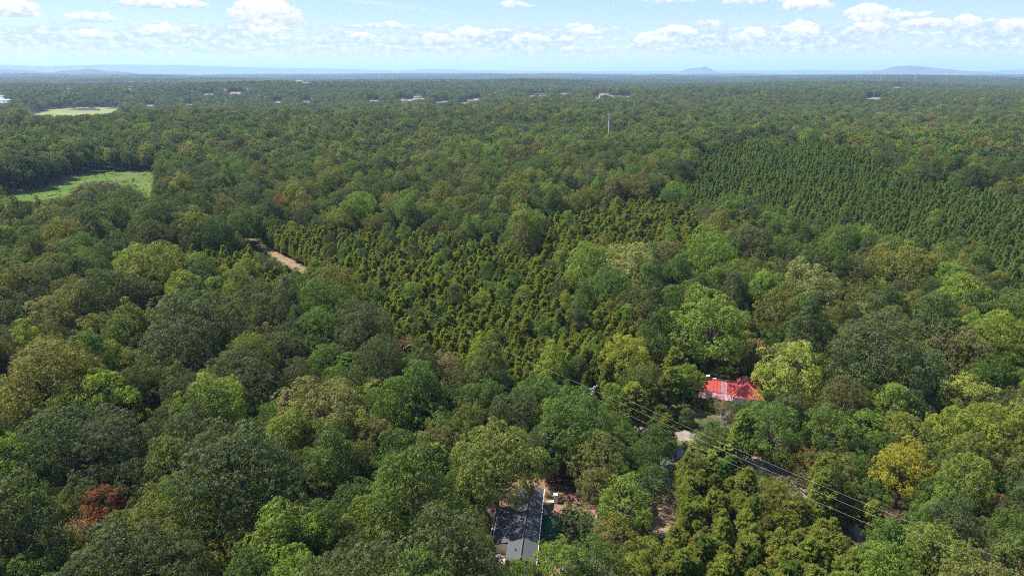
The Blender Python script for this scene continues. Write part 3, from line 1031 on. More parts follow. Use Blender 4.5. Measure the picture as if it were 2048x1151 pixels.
for px, py, w, d, h, rf, wl, lb in ((472, 188, 34, 20, 8, 2, 1, 'pale large building between two lattice towers'), (418, 190, 26, 16, 7, 1, 1, 'low grey-roofed building beyond the pond woods'),
                                    (300, 212, 18, 12, 7, 1, 1, 'grey-roofed house at the wood edge past the pond field'), (378, 210, 16, 12, 7, 1, 1, 'grey-roofed house alone in woods past the pond field'),
                                    (556, 205, 18, 12, 7, 2, 2, 'small pale house among far trees'), (612, 204, 18, 12, 7, 1, 2, 'small white house among far trees near the settlement'),
                                    (120, 163, 60, 34, 9, 2, 1, 'long pale building far off above the river'), (104, 168, 45, 30, 8, 2, 1, 'pale building below the long one above the river'),
                                    (258, 152, 60, 40, 14, 3, 1, 'rosy large building high on the far slope'), (262, 163, 40, 26, 9, 2, 2, 'white building under the rosy one on the far slope'), (290, 156, 50, 26, 8, 1, 2, 'white shed beside the rosy building on the far slope'),
                                    (600, 164, 50, 30, 10, 3, 1, 'rose-roofed building alone in the far woods'), (612, 167, 40, 24, 8, 1, 2, 'white-walled building just below the rose-roofed one'), (837, 160, 50, 30, 9, 1, 2, 'white building near the middle of the far woods'),
                                    (1022, 158, 44, 26, 9, 1, 2, 'small white building close under the horizon'), (1752, 198, 24, 14, 8, 1, 2, 'white building in the woods below the long mountain'), (1739, 198, 18, 12, 6, 2, 1, 'low pale shed beside the white building'),
                                    (1794, 177, 26, 16, 8, 1, 2, 'small bright white house high in the woods below the long mountain'), (1508, 157, 60, 34, 8, 1, 1, 'low pale building under the horizon between the mountains')):
    far_house(px, py, w, d, h, .15, ROOFS[rf], WALLS[wl], lb, 'far_building', 'single buildings scattered in the far woods')

b0, b1 = at(-60, 203, 4), at(22, 206, 4)
br = empty('road_bridge', (b0.x, b0.y, b0.z))
tag(br, 'long white road bridge crossing the river at the picture edge', 'bridge')
dv = b1 - b0
MB().tube([(0, 0, 7), (dv.x, dv.y, 7)], 1.6, 4).build('deck', WHITE, br)
for i in range(9):
    u = (i + .5) / 9
    MB().tube([(dv.x * u, dv.y * u, -2), (dv.x * u, dv.y * u, 6)], 1.1, 8).build('pier', WHITE, br)

# half hidden bits between the nearer trees
p = at(568, 806, 3)
sh = empty('red_shed', (p.x, p.y, p.z), .5)
tag(sh, 'small red-roofed shed peeping between trees below the big dark oaks', 'shed')
MB().box(-1.6, 1.6, -1.3, 1.3, -.2, 2.3).build('wall', OLDWOOD, sh)
MB().slab([(-1.9, -1.6, 2.3), (1.9, -1.6, 2.3), (1.9, 0, 3.2), (-1.9, 0, 3.2)], .06).build('roof_slope', RED, sh)
MB().slab([(-1.9, 0, 3.2), (1.9, 0, 3.2), (1.9, 1.6, 2.3), (-1.9, 1.6, 2.3)], .06).build('roof_slope', RED, sh)
MB().box(-.5, .4, -1.36, -1.301, 0, 2.0).build('door', WHITE, sh)

# ------------------------------------------------------------------ trees: leaf clouds on limbs
def unit(v):
    return v / np.maximum(np.linalg.norm(v, axis=-1, keepdims=True), 1e-9)


def quads(P, N, S, aspect, rng, along=None):
    """Leaf faces: centres P, normals N, half sizes S; along = preferred long axis."""
    n = len(P)
    ref = rng.normal(size=(n, 3)) if along is None else along + 0.15 * rng.normal(size=(n, 3))
    T = unit(ref - N * np.sum(ref * N, 1, keepdims=True))
    B = np.cross(N, T)
    S = np.asarray(S)[:, None]
    a, b = T * S, B * S * aspect
    k = 0.35 * (rng.random((n, 1)) - 0.2)
    return np.stack([P - a, P - b * (1 - k), P + a, P + b * (1 + k)], 1)


def leaf_mesh(name, Q, var, m, extra=None, m2=None):
    """Q: (n,4,3) leaf faces, var: (n,) tint variation, extra: MB with the wood."""
    n = len(Q)
    V = Q.reshape(-1, 3)
    ne = len(extra.v) if extra else 0
    if ne:
        V = np.vstack([V, np.array(extra.v)])
    me = bpy.data.meshes.new(name)
    nf_e = len(extra.f) if extra else 0
    loops = list(np.arange(n * 4))
    starts = list(np.arange(n) * 4)
    tot = [4] * n
    if nf_e:
        c = n * 4
        for f in extra.f:
            starts.append(c)
            tot.append(len(f))
            loops += [n * 4 + i for i in f]
            c += len(f)
    me.vertices.add(len(V))
    me.vertices.foreach_set('co', V.astype(np.float32).ravel())
    me.loops.add(len(loops))
    me.loops.foreach_set('vertex_index', np.array(loops, np.int32))
    me.polygons.add(n + nf_e)
    me.polygons.foreach_set('loop_start', np.array(starts, np.int32))
    me.polygons.foreach_set('loop_total', np.array(tot, np.int32))
    me.materials.append(m)
    if nf_e:
        me.materials.append(m2)
        mi = np.zeros(n + nf_e, np.int32)
        mi[n:] = 1
        me.polygons.foreach_set('material_index', mi)
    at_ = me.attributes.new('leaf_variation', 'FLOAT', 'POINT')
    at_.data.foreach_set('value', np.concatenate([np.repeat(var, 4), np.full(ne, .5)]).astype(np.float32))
    me.update(calc_edges=True)
    me.validate()
    return me


def fib(n, rng, zmin=-0.5):
    i = np.arange(n) + 0.5
    z = 1 - (1 - zmin) * i / n
    a = i * 2.399963 + rng.random() * 6.28
    r = np.sqrt(np.maximum(0, 1 - z * z))
    d = np.stack([r * np.cos(a), r * np.sin(a), z], 1)
    return unit(d + rng.normal(0, 0.13, d.shape))


def broad_tree(seed, H, Rad, base, nb, nt, nl, leaf, tuft, bough=(1.5, 2.5), pointy=0.0, lumps=0.16, open_=0.0, zmin=-0.45, upward=0.3):
    """A broadleaf crown: boughs over a dome, tufts over each bough, leaves over each tuft."""
    rng = np.random.default_rng(seed)
    zc = base + (H - base) * 0.40
    up, dn = H - zc, zc - base
    D = fib(nb, rng, zmin)
    ph = rng.random(6) * 6.28
    az = np.arctan2(D[:, 1], D[:, 0])
    lump = 1 + lumps * (np.sin(2 * az + ph[0]) * .5 + np.sin(3 * az + ph[1] + 2 * D[:, 2]) * .6 + np.sin(5 * az + ph[2] - 3 * D[:, 2]) * .4) + rng.normal(0, .10, nb)
    brad = rng.uniform(*bough, nb) * (1 - .25 * np.clip(D[:, 2], 0, 1) * pointy)
    hor = Rad * (1 - pointy * np.clip(D[:, 2], 0, 1) ** 1.0 * .45)
    shrink = 1 - brad / (Rad + .01) * .62
    C = np.stack([D[:, 0] * hor * lump * shrink, D[:, 1] * hor * lump * shrink, zc + D[:, 2] * np.where(D[:, 2] > 0, up * (1 + pointy * .1), dn) * (lump * .5 + .5) * (1 - brad / up * .55)], 1)
    keep = rng.random(nb) > open_
    C, D, brad = C[keep], D[keep], brad[keep]
    nb = len(C)
    # tufts
    ax = unit(D + np.array([0, 0, upward]))
    td = unit(rng.normal(size=(nb, nt, 3)) + ax[:, None] * 0.95)
    T = C[:, None] + td * (brad[:, None, None] * rng.uniform(.88, 1.06, (nb, nt, 1))) * np.array([1, 1, .85])
    tr = rng.uniform(*tuft, (nb, nt))
    bvar = rng.normal(0, .12, (nb, 1))
    tvar = np.clip(.5 + bvar + rng.normal(0, .20, (nb, nt)), 0, 1)
    T, tr, tvar, td = T.reshape(-1, 3), tr.ravel(), tvar.ravel(), td.reshape(-1, 3)
    ld = unit(rng.normal(size=(len(T), nl, 3)) + td[:, None] * .9 + np.array([0, 0, .25]))
    P = (T[:, None] + ld * tr[:, None, None] * rng.uniform(.80, 1.06, (len(T), nl, 1))).reshape(-1, 3)
    N = unit(ld.reshape(-1, 3) + rng.normal(0, .24, (len(P), 3)))
    S = rng.uniform(.7, 1.3, len(P)) * leaf
    V = np.clip(np.repeat(tvar, nl) + rng.normal(0, .12, len(P)), 0, 1)
    Q = [quads(P, N, S, .72, rng)]
    W = [V]
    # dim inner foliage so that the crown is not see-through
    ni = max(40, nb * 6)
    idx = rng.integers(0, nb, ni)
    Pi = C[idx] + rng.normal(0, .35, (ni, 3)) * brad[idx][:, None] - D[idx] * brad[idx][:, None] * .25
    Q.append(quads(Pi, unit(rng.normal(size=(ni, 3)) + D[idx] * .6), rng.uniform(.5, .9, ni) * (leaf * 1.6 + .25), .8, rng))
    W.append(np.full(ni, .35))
    # wood
    w = MB()
    r0 = .018 * H + .06
    lean = rng.normal(0, .25, 2)
    tip = (lean[0], lean[1], zc + up * .35)
    w.tube([(0, 0, -.6), (0, 0, .25), (lean[0] * .3, lean[1] * .3, base * .7), (lean[0] * .7, lean[1] * .7, zc - dn * .2), tip], [r0 * 1.5, r0, r0 * .8, r0 * .55, r0 * .18], 7)
    order = rng.permutation(nb)[: min(nb, 14)]
    for j in order:
        z0 = base * .6 + rng.random() * (zc - base * .6)
        f = z0 / tip[2]
        p0 = Vector((lean[0] * f, lean[1] * f, z0))
        p1 = Vector(C[j])
        mid = p0.lerp(p1, .5) + Vector((0, 0, .25 * (p1 - p0).length * .4))
        w.tube([p0, mid, p1], [r0 * .42, r0 * .26, r0 * .08], 5)
    return np.concatenate(Q), np.concatenate(W), w


def pine_tree(seed, H, Rad, base, nbr, nsp, nn, needle, style='open', droop=.05):
    """Pine: whorls of limbs carrying flat fans of needles (open), or a close narrow cone (cone)."""
    rng = np.random.default_rng(seed)
    Q, Wv = [], []
    w = MB()
    r0 = .014 * H + .05
    lean = rng.normal(0, .35, 2)
    trunk = lambda z: Vector((lean[0] * (z / H) ** 2, lean[1] * (z / H) ** 2, z))
    w.tube([(0, 0, -.6), (0, 0, .2), trunk(H * .5), trunk(H * .97)], [r0 * 1.3, r0, r0 * .7, r0 * .12], 6)
    for i in range(nbr):
        f = (i + rng.random() * .9) / nbr
        z = base + (H - base) * f
        a = i * 2.4 + rng.normal(0, .35)
        if style == 'cone':
            prof = (1 - f) ** .62 * (.80 + .2 * min(1, f * 5)) + .08
            rise = .12 + .55 * f
        else:
            prof = (1 - f ** 1.6) ** .66 * (.72 + .28 * min(1, f * 4)) + .07
            rise = .22 + .55 * f
        L = Rad * prof * rng.uniform(.72, 1.22)
        d = Vector((math.cos(a), math.sin(a), rise)).normalized()
        p0 = trunk(min(z, H * .96))
        p1 = p0 + d * L
        p1.z -= droop * L
        if i % 2 == 0:
            w.tube([p0, p0.lerp(p1, .5) + Vector((0, 0, .06 * L)), p0.lerp(p1, .9)], [r0 * .22, r0 * .13, r0 * .04], 4, cap=False)
        t = rng.uniform(.30 if style == 'open' else .35, 1.03, nsp) ** .8
        sidew = np.array([-d.y, d.x, 0])
        spread = (.34 if style == 'open' else .26) * L
        C = np.array(p0)[None] + (np.array(p1) - np.array(p0))[None] * t[:, None] + sidew[None] * (rng.normal(0, 1, nsp) * spread * (.35 + .5 * (1 - abs(t - .65))))[:, None]
        C[:, 2] += rng.normal(.05, .20, nsp) + .10 * L * (t - .5)
        ax = unit(np.array(d)[None] * .8 + rng.normal(0, .45, (nsp, 3)) + np.array([0, 0, .45])[None])
        nd = unit(ax[:, None] * 1.0 + rng.normal(0, .62, (nsp, nn, 3)))
        ln = needle * rng.uniform(.7, 1.3, (nsp, nn, 1))
        P = C[:, None] + nd * ln * .8
        N = unit(np.cross(nd, rng.normal(size=nd.shape)) + np.array([0, 0, 1.1]))
        tv = np.clip(.5 + rng.normal(0, .17) + rng.normal(0, .15, (nsp, 1)) + rng.normal(0, .08, (nsp, nn)), 0, 1)
        P, N, nd = P.reshape(-1, 3), N.reshape(-1, 3), nd.reshape(-1, 3)
        Q.append(quads(P, N, ln.ravel(), .26 if style == 'open' else .34, rng, along=nd))
        Wv.append(tv.ravel())
    return np.concatenate(Q), np.concatenate(Wv), w


def bare_tree(seed, H, Rad, nleaf):
    rng = np.random.default_rng(seed)
    w = MB()
    r0 = .016 * H + .05
    tips = []

    def grow(p, d, L, r, depth):
        q = p + d * L
        m = p.lerp(q, .5) + Vector(rng.normal(0, .06 * L, 3))
        w.tube([p, m, q], [r, r * .8, r * .55], 5 if depth < 2 else 4, cap=False)
        if depth >= 4 or L < .5:
            tips.append(q)
            return
        for _ in range(3 if depth else 5):
            nd = (d * (1.0 if depth else .9) + Vector(rng.normal(0, .62, 3)) + Vector((0, 0, .12))).normalized()
            grow(p.lerp(q, float(rng.uniform(.55, 1.0))), nd, L * float(rng.uniform(.5, .75)), r * .55, depth + 1)
    grow(Vector((0, 0, -.5)), Vector((0, 0, 1)), H * .45, r0, 0)
    tp = np.array([tuple(t) for t in tips])
    idx = rng.integers(0, len(tp), nleaf)
    P = tp[idx] + rng.normal(0, .45, (nleaf, 3))
    Q = quads(P, unit(rng.normal(size=(nleaf, 3)) + np.array([0, 0, .5])), rng.uniform(.12, .24, nleaf), .7, rng)
    return Q, np.clip(rng.normal(.5, .25, nleaf), 0, 1), w


# ---- the kinds: a list of near versions (leaf mesh, wood mesh) and of simpler far versions
KIND = {}


def add_kind(key, near, far, leafm, radius, height, bark=BARK):
    lst = []
    for i, (Q, V, w) in enumerate(near):
        lm = leaf_mesh('crown_' + key, Q, V, leafm)
        wm = bpy.data.meshes.new('trunk_' + key)
        wm.from_pydata([tuple(v) for v in w.v], [], w.f)
        wm.materials.append(bark)
        wm.polygons.foreach_set('use_smooth', [True] * len(wm.polygons))
        lst.append((lm, wm, leaf_mesh('tree_' + key, Q, V, leafm, w, bark)))
    fl = [leaf_mesh('far_' + key, Q, V, leafm, w, bark) for Q, V, w in far]
    KIND[key] = dict(near=lst, far=fl, r=radius, h=height)


add_kind('round', [broad_tree(10 + i, 19.5, 7.0, 5.5, 58, 22, 17, .145, (.42, .70), (1.6, 2.6), lumps=.28) for i in range(5)],
         [broad_tree(10 + i, 19.5, 7.0, 6.0, 48, 12, 3, .44, (.35, .7), (1.7, 2.6), lumps=.26) for i in range(4)], LEAF, 7.0, 19.5)
add_kind('tall', [broad_tree(30 + i, 20.5, 5.0, 5.0, 54, 17, 16, .155, (.42, .75), (1.2, 2.0), pointy=.45, lumps=.24, zmin=-.75, upward=.6) for i in range(4)],
         [broad_tree(30 + i, 19.0, 5.2, 5.0, 44, 12, 3, .42, (.35, .7), (1.3, 2.1), pointy=.2, zmin=-.5) for i in range(3)], LEAF, 5.0, 20.5)
add_kind('loose', [broad_tree(50 + i, 16.5, 6.0, 4.0, 64, 17, 14, .14, (.36, .65), (.9, 1.7), lumps=.30, open_=.12, upward=.5) for i in range(3)],
         [broad_tree(50 + i, 17.0, 6.0, 4.0, 50, 11, 3, .40, (.35, .65), (1.1, 1.9), lumps=.22, open_=.05) for i in range(2)], LEAF, 6.0, 16.5)
add_kind('shrub', [broad_tree(70 + i, 4.6, 2.6, .2, 30, 16, 15, .085, (.2, .38), (.6, 1.0), lumps=.25, zmin=-.3) for i in range(2)],
         [broad_tree(70 + i, 4.6, 2.6, .3, 16, 5, 2, .4, (.2, .4), (.6, 1.0), zmin=-.2) for i in range(2)], LEAF, 2.6, 4.6)
add_kind('feathery', [pine_tree(90 + i, 12.5, 3.3, 2.0, 80, 15, 11, .32, 'open') for i in range(4)],
         [pine_tree(90 + i, 12.5, 3.3, 2.0, 66, 11, 5, .44, 'open') for i in range(3)], NEEDLE, 3.0, 12.5)
add_kind('slender', [pine_tree(110 + i, 14.5, 2.5, 4.0, 66, 13, 10, .32, 'cone') for i in range(3)],
         [pine_tree(110 + i, 14.5, 2.5, 4.0, 54, 9, 5, .42, 'cone') for i in range(3)], NEEDLE, 2.3, 14.5)
add_kind('bare', [bare_tree(130 + i, 15, 4, 1500) for i in range(2)], [bare_tree(130, 15, 4, 500)], LEAF, 4.0, 14.0, BARK_PALE)

# ---- tints (real leaf colours)
TINT = {
    'dark grey-green': (0.062, 0.079, 0.031),
    'olive green': (0.110, 0.119, 0.031),
    'mid green': (0.071, 0.113, 0.024),
    'bright green': (0.118, 0.174, 0.028),
    'golden yellow': (0.203, 0.207, 0.026),
    'yellow-green': (0.154, 0.187, 0.025),
    'olive-yellow': (0.135, 0.143, 0.030),
    'deep green': (0.047, 0.081, 0.017),
    'tan-olive': (0.137, 0.139, 0.044),
    'blue-green': (0.066, 0.099, 0.033),
    'silvery green': (0.175, 0.185, 0.069),
    'rust-brown': (0.173, 0.063, 0.032),
    'pinkish brown': (0.180, 0.101, 0.054),
    'orange-brown': (0.169, 0.106, 0.026),
    'pale green': (0.196, 0.222, 0.047),
    'brownish olive': (0.112, 0.113, 0.037),
    'olive pine-green': (0.152, 0.180, 0.035),
    'dark pine-green': (0.128, 0.178, 0.053),
    'grey-brown': (0.181, 0.135, 0.065),
}

# ---- trees the photograph lets one pick out: px, py of the crown's middle, crown width in px, kind, tint
NAMED = [
    # lower left
    (130, 893, 150, 'round', 'dark grey-green'), (228, 905, 140, 'round', 'dark grey-green'), (480, 965, 195, 'round', 'dark grey-green'), (208, 1016, 88, 'loose', 'rust-brown'),
    (180, 1068, 60, 'bare', 'pinkish brown'), (103, 1040, 80, 'loose', 'yellow-green'), (27, 1092, 95, 'round', 'blue-green'), (113, 1112, 105, 'round', 'tan-olive'),
    (240, 1088, 78, 'tall', 'mid green'), (310, 1060, 112, 'round', 'olive green'), (396, 1078, 112, 'round', 'olive green'), (497, 1090, 105, 'round', 'tan-olive'),
    (562, 1092, 110, 'tall', 'bright green'), (668, 1092, 80, 'round', 'blue-green'), (342, 950, 92, 'tall', 'mid green'), (192, 812, 130, 'loose', 'yellow-green'),
    (436, 832, 105, 'tall', 'bright green'), (360, 782, 62, 'tall', 'mid green'), (36, 853, 95, 'round', 'olive green'), (505, 775, 100, 'round', 'dark grey-green'),
    (640, 808, 150, 'round', 'tan-olive'), (578, 872, 92, 'tall', 'bright green'), (668, 930, 90, 'tall', 'mid green'), (508, 858, 26, 'shrub', 'orange-brown'),
    (690, 1020, 40, 'loose', 'orange-brown'), (729, 1044, 40, 'loose', 'orange-brown'), (281, 1130, 52, 'tall', 'bright green'), (430, 1135, 90, 'round', 'tan-olive'),
    (20, 808, 80, 'round', 'mid green'), (20, 965, 90, 'round', 'dark grey-green'), (620, 985, 90, 'round', 'dark grey-green'),
    (262, 842, 50, 'round', 'dark grey-green'), (300, 880, 60, 'loose', 'olive-yellow'), (20, 1000, 60, 'tall', 'mid green'), (740, 880, 80, 'round', 'tan-olive'),
    # lower middle
    (840, 800, 92, 'tall', 'mid green'), (905, 790, 90, 'round', 'dark grey-green'), (955, 815, 95, 'round', 'mid green'), (1035, 835, 95, 'round', 'dark grey-green'), (1080, 800, 95, 'round', 'mid green'),
    (1150, 855, 130, 'round', 'mid green'), (1096, 895, 92, 'round', 'dark grey-green'), (1200, 925, 105, 'round', 'olive green'), (1240, 862, 88, 'round', 'mid green'),
    (994, 938, 150, 'round', 'olive-yellow'), (823, 1000, 150, 'tall', 'mid green'), (797, 930, 88, 'tall', 'deep green'), (720, 930, 80, 'round', 'mid green'), (880, 900, 92, 'round', 'olive green'),
    (668, 1052, 70, 'round', 'dark grey-green'), (634, 1096, 90, 'tall', 'bright green'), (727, 1120, 100, 'round', 'blue-green'), (840, 1105, 115, 'round', 'mid green'), (905, 1040, 80, 'round', 'mid green'),
    (950, 1048, 66, 'loose', 'olive green'), (958, 1100, 66, 'loose', 'olive green'), (1152, 1044, 78, 'shrub', 'blue-green'), (1252, 1012, 105, 'loose', 'bright green'), (1232, 1074, 76, 'loose', 'olive-yellow'),
    (1122, 1128, 95, 'loose', 'bright green'), (1036, 1150, 62, 'loose', 'bright green'), (1195, 1124, 85, 'loose', 'mid green'), (1290, 1110, 66, 'loose', 'yellow-green'), (1250, 1095, 30, 'bare', 'grey-brown'),
    (1316, 868, 68, 'tall', 'deep green'), (1290, 925, 70, 'round', 'deep green'), (1270, 1140, 60, 'loose', 'yellow-green'), (770, 860, 70, 'round', 'tan-olive'), (815, 865, 70, 'round', 'olive green'), (985, 870, 75, 'round', 'dark grey-green'),
    # lower right
    (1805, 940, 100, 'round', 'golden yellow'), (1995, 870, 118, 'round', 'yellow-green'), (1812, 878, 90, 'round', 'olive-yellow'), (1924, 866, 70, 'round', 'dark grey-green'), (1888, 940, 80, 'loose', 'mid green'),
    (1950, 950, 78, 'loose', 'bright green'), (1997, 1012, 48, 'loose', 'pinkish brown'), (1778, 1032, 34, 'bare', 'pinkish brown'), (1518, 898, 26, 'shrub', 'rust-brown'), (1540, 860, 105, 'loose', 'mid green'),
    (1655, 868, 95, 'loose', 'mid green'), (1722, 862, 84, 'loose', 'bright green'), (1785, 826, 72, 'tall', 'bright green'), (1870, 1115, 115, 'round', 'bright green'), (1960, 1090, 90, 'round', 'mid green'),
    (1625, 940, 66, 'loose', 'brownish olive'), (1935, 800, 95, 'loose', 'pale green'), (1870, 830, 70, 'loose', 'mid green'), (2030, 780, 70, 'round', 'deep green'), (1700, 945, 70, 'loose', 'olive green'), (1590, 905, 60, 'loose', 'brownish olive'),
    (2030, 1060, 80, 'round', 'mid green'), (2020, 950, 60, 'loose', 'olive-yellow'), (1740, 990, 60, 'loose', 'mid green'),
    # about the farmhouse
    (1580, 745, 118, 'loose', 'pale green'), (1618, 785, 70, 'loose', 'pale green'), (1752, 715, 165, 'round', 'dark grey-green'), (1640, 690, 58, 'tall', 'deep green'), (1913, 715, 110, 'round', 'brownish olive'), (1880, 692, 38, 'loose', 'olive-yellow'),
    (1418, 662, 135, 'round', 'bright green'), (1512, 708, 56, 'loose', 'grey-brown'), (1564, 632, 38, 'tall', 'bright green'), (1595, 575, 66, 'tall', 'silvery green'), (1639, 596, 74, 'tall', 'silvery green'),
    (1735, 618, 66, 'round', 'brownish olive'), (1810, 548, 95, 'round', 'olive-yellow'), (1502, 503, 88, 'round', 'dark grey-green'), (1711, 645, 48, 'tall', 'silvery green'), (1862, 642, 68, 'round', 'mid green'), (1896, 576, 60, 'tall', 'bright green'),
    (1374, 815, 34, 'tall', 'blue-green'), (1372, 838, 20, 'shrub', 'bright green'), (1350, 845, 24, 'shrub', 'yellow-green'),
    # middle
    (1255, 716, 84, 'loose', 'golden yellow'), (1304, 724, 34, 'loose', 'golden yellow'), (1316, 752, 28, 'loose', 'yellow-green'), (1105, 740, 62, 'tall', 'yellow-green'), (1322, 678, 70, 'tall', 'deep green'),
    (1255, 545, 105, 'round', 'silvery green'), (1261, 566, 30, 'tall', 'deep green'), (1122, 530, 34, 'tall', 'bright green'), (1050, 602, 38, 'tall', 'bright green'), (1225, 602, 30, 'loose', 'yellow-green'), (1324, 608, 38, 'tall', 'silvery green'),
    (807, 692, 38, 'bare', 'pinkish brown'), (892, 742, 66, 'loose', 'grey-brown'), (975, 748, 76, 'tall', 'mid green'), (1000, 770, 60, 'round', 'blue-green'), (1085, 670, 42, 'tall', 'mid green'), (1335, 520, 70, 'round', 'brownish olive'), (1400, 535, 34, 'loose', 'orange-brown'), (1370, 640, 40, 'round', 'mid green'),
    # upper left
    (384, 648, 150, 'round', 'dark grey-green'), (360, 712, 130, 'round', 'dark grey-green'), (212, 598, 105, 'round', 'dark grey-green'), (285, 602, 78, 'round', 'dark grey-green'), (195, 668, 72, 'loose', 'olive-yellow'),
    (298, 678, 46, 'tall', 'mid green'), (110, 765, 170, 'round', 'olive green'), (1228, 860, 62, 'round', 'mid green'), (1345, 770, 44, 'feathery', 'olive pine-green'), (473, 626, 46, 'tall', 'brownish olive'), (315, 610, 36, 'tall', 'yellow-green'), (534, 684, 44, 'tall', 'tan-olive'), (560, 712, 88, 'round', 'dark grey-green'),
    (648, 668, 100, 'round', 'mid green'), (655, 732, 78, 'round', 'mid green'), (306, 545, 118, 'round', 'olive-yellow'), (445, 550, 36, 'loose', 'golden yellow'), (17, 486, 40, 'tall', 'bright green'), (226, 510, 58, 'round', 'dark grey-green'), (246, 450, 54, 'round', 'dark grey-green'),
    (472, 755, 105, 'round', 'dark grey-green'), (55, 692, 56, 'tall', 'yellow-green'), (30, 700, 70, 'round', 'dark grey-green'), (90, 575, 88, 'round', 'dark grey-green'), (25, 570, 70, 'tall', 'deep green'), (110, 640, 90, 'round', 'tan-olive'), (30, 640, 80, 'round', 'dark grey-green'),
    (430, 590, 44, 'tall', 'bright green'), (350, 570, 60, 'round', 'olive-yellow'), (205, 388, 112, 'round', 'dark grey-green'), (150, 395, 50, 'round', 'mid green'), (632, 428, 14, 'tall', 'orange-brown'), (230, 685, 26, 'bare', 'grey-brown'), (15, 755, 50, 'loose', 'yellow-green'),
    (610, 590, 50, 'round', 'dark grey-green'), (560, 640, 60, 'round', 'dark grey-green'), (700, 690, 60, 'loose', 'mid green'), (230, 740, 70, 'tall', 'mid green'), (290, 790, 60, 'tall', 'mid green'),
    # pines one can pick out
    (1438, 838, 92, 'feathery', 'olive pine-green'), (1488, 862, 56, 'feathery', 'olive pine-green'), (1396, 800, 26, 'shrub', 'olive-yellow'), (1424, 806, 30, 'shrub', 'mid green'), (1500, 806, 34, 'shrub', 'mid green'), (1448, 812, 26, 'shrub', 'olive green'), (1470, 815, 30, 'shrub', 'mid green'), (1530, 635, 58, 'feathery', 'olive pine-green'), (1392, 718, 62, 'feathery', 'olive pine-green'), (1452, 708, 62, 'feathery', 'olive pine-green'), (1352, 732, 50, 'feathery', 'olive pine-green'), (1665, 800, 62, 'feathery', 'olive pine-green'),
    (1420, 945, 50, 'feathery', 'olive pine-green'), (1462, 925, 46, 'feathery', 'mid green'), (700, 730, 90, 'feathery', 'mid green'), (755, 782, 84, 'feathery', 'olive pine-green'), (1325, 790, 44, 'feathery', 'brownish olive'), (870, 925, 70, 'feathery', 'olive pine-green'),
    (2010, 1120, 50, 'feathery', 'olive pine-green'), (1508, 826, 45, 'loose', 'mid green'),
]

# ---- stands of one kind (outlines at canopy height in the photograph)
STANDS = [
    ('slender', .95, [(1335, 378), (1400, 300), (1450, 268), (1560, 258), (1720, 285), (1800, 330), (1880, 345), (2060, 385), (2300, 420), (2300, 660), (2060, 610), (1985, 530), (1900, 492), (1760, 475), (1640, 458), (1560, 428), (1440, 405)]),
    ('slender', .7, [(-200, 236), (90, 240), (160, 262), (60, 275), (-200, 270)]),
    ('feathery', .93, [(225, 482), (330, 455), (480, 455), (500, 480), (560, 525), (600, 552), (540, 548), (470, 522), (380, 528), (280, 520)]),
    ('feathery', .74, [(505, 420), (700, 425), (1000, 455), (1060, 480), (1180, 540), (1240, 600), (1400, 622), (1380, 680), (1240, 690), (1140, 765), (1000, 722), (880, 722), (740, 640), (700, 570), (620, 548), (560, 500)]),
    ('feathery', .92, [(1060, 432), (1160, 388), (1330, 378), (1420, 425), (1400, 500), (1300, 522), (1200, 545), (1090, 500)]),
    ('feathery', 1.0, [(1360, 872), (1430, 872), (1540, 908), (1640, 962), (1730, 1022), (1830, 1092), (1960, 1180), (1960, 1700), (1200, 1700), (1310, 1110), (1345, 980)]),
    ('feathery', .9, [(1150, 720), (1240, 735), (1330, 745), (1345, 800), (1310, 840), (1220, 795), (1140, 772)]),
    ('feathery', .8, [(-60, 500), (110, 500), (110, 540), (-60, 545)]),
    ('feathery', .5, [(1560, 880), (1700, 900), (1820, 1000), (1900, 1090), (1800, 1060), (1640, 960)]),
]

# ---- what stays in view: no crown nearer than this ground may rise in front of it
CLEAR = [
    [(1040, 1004), (1086, 994), (1086, 1050), (1078, 1106), (1040, 1114), (996, 1120), (996, 1086), (1030, 1060)], [(1090, 992), (1116, 997), (1124, 1012), (1106, 1056), (1090, 1060)],
    [(1348, 854), (1384, 854), (1384, 885), (1372, 912), (1348, 912)], [(1262, 850), (1290, 850), (1290, 862), (1262, 862)],
    [(1396, 748), (1440, 746), (1500, 744), (1522, 760), (1514, 784), (1480, 786), (1400, 784)], [(1345, 800), (1366, 795), (1366, 815), (1345, 850)],
    [(1180, 763), (1198, 763), (1200, 786), (1182, 786)], [(1440, 888), (1545, 930), (1540, 940), (1445, 900)], [(1588, 955), (1606, 962), (1604, 970), (1588, 964)], [(1692, 1036), (1722, 1050), (1736, 1068), (1700, 1062)],
    [(1325, 1005), (1352, 990), (1356, 1040), (1340, 1062), (1322, 1050)],
    MEADOW_PX, [(10, 399), (50, 394), (90, 388), (130, 381), (134, 392), (100, 400), (50, 405)],
    [(494, 472), (522, 482), (562, 505), (614, 538), (612, 548), (583, 538), (537, 514), (496, 490)],
    [(80, 229), (110, 218), (236, 214), (236, 221), (215, 228), (130, 231)], [(-90, 186), (6, 186), (22, 207), (-90, 209)], [(48, 214), (57, 214), (74, 231), (60, 232)],
    [(560, 800), (575, 800), (575, 812), (560, 812)], [(1490, 792), (1510, 792), (1510, 802), (1490, 802)],
]
for px, py, x_, y_, w_ in FAR_SPOTS:
    hw_ = w_ * .62 / math.hypot(x_, y_) * FPX
    CLEAR.append([(px - hw_, py - 6), (px + hw_, py - 6), (px + hw_, py - 1), (px - hw_, py - 1)])
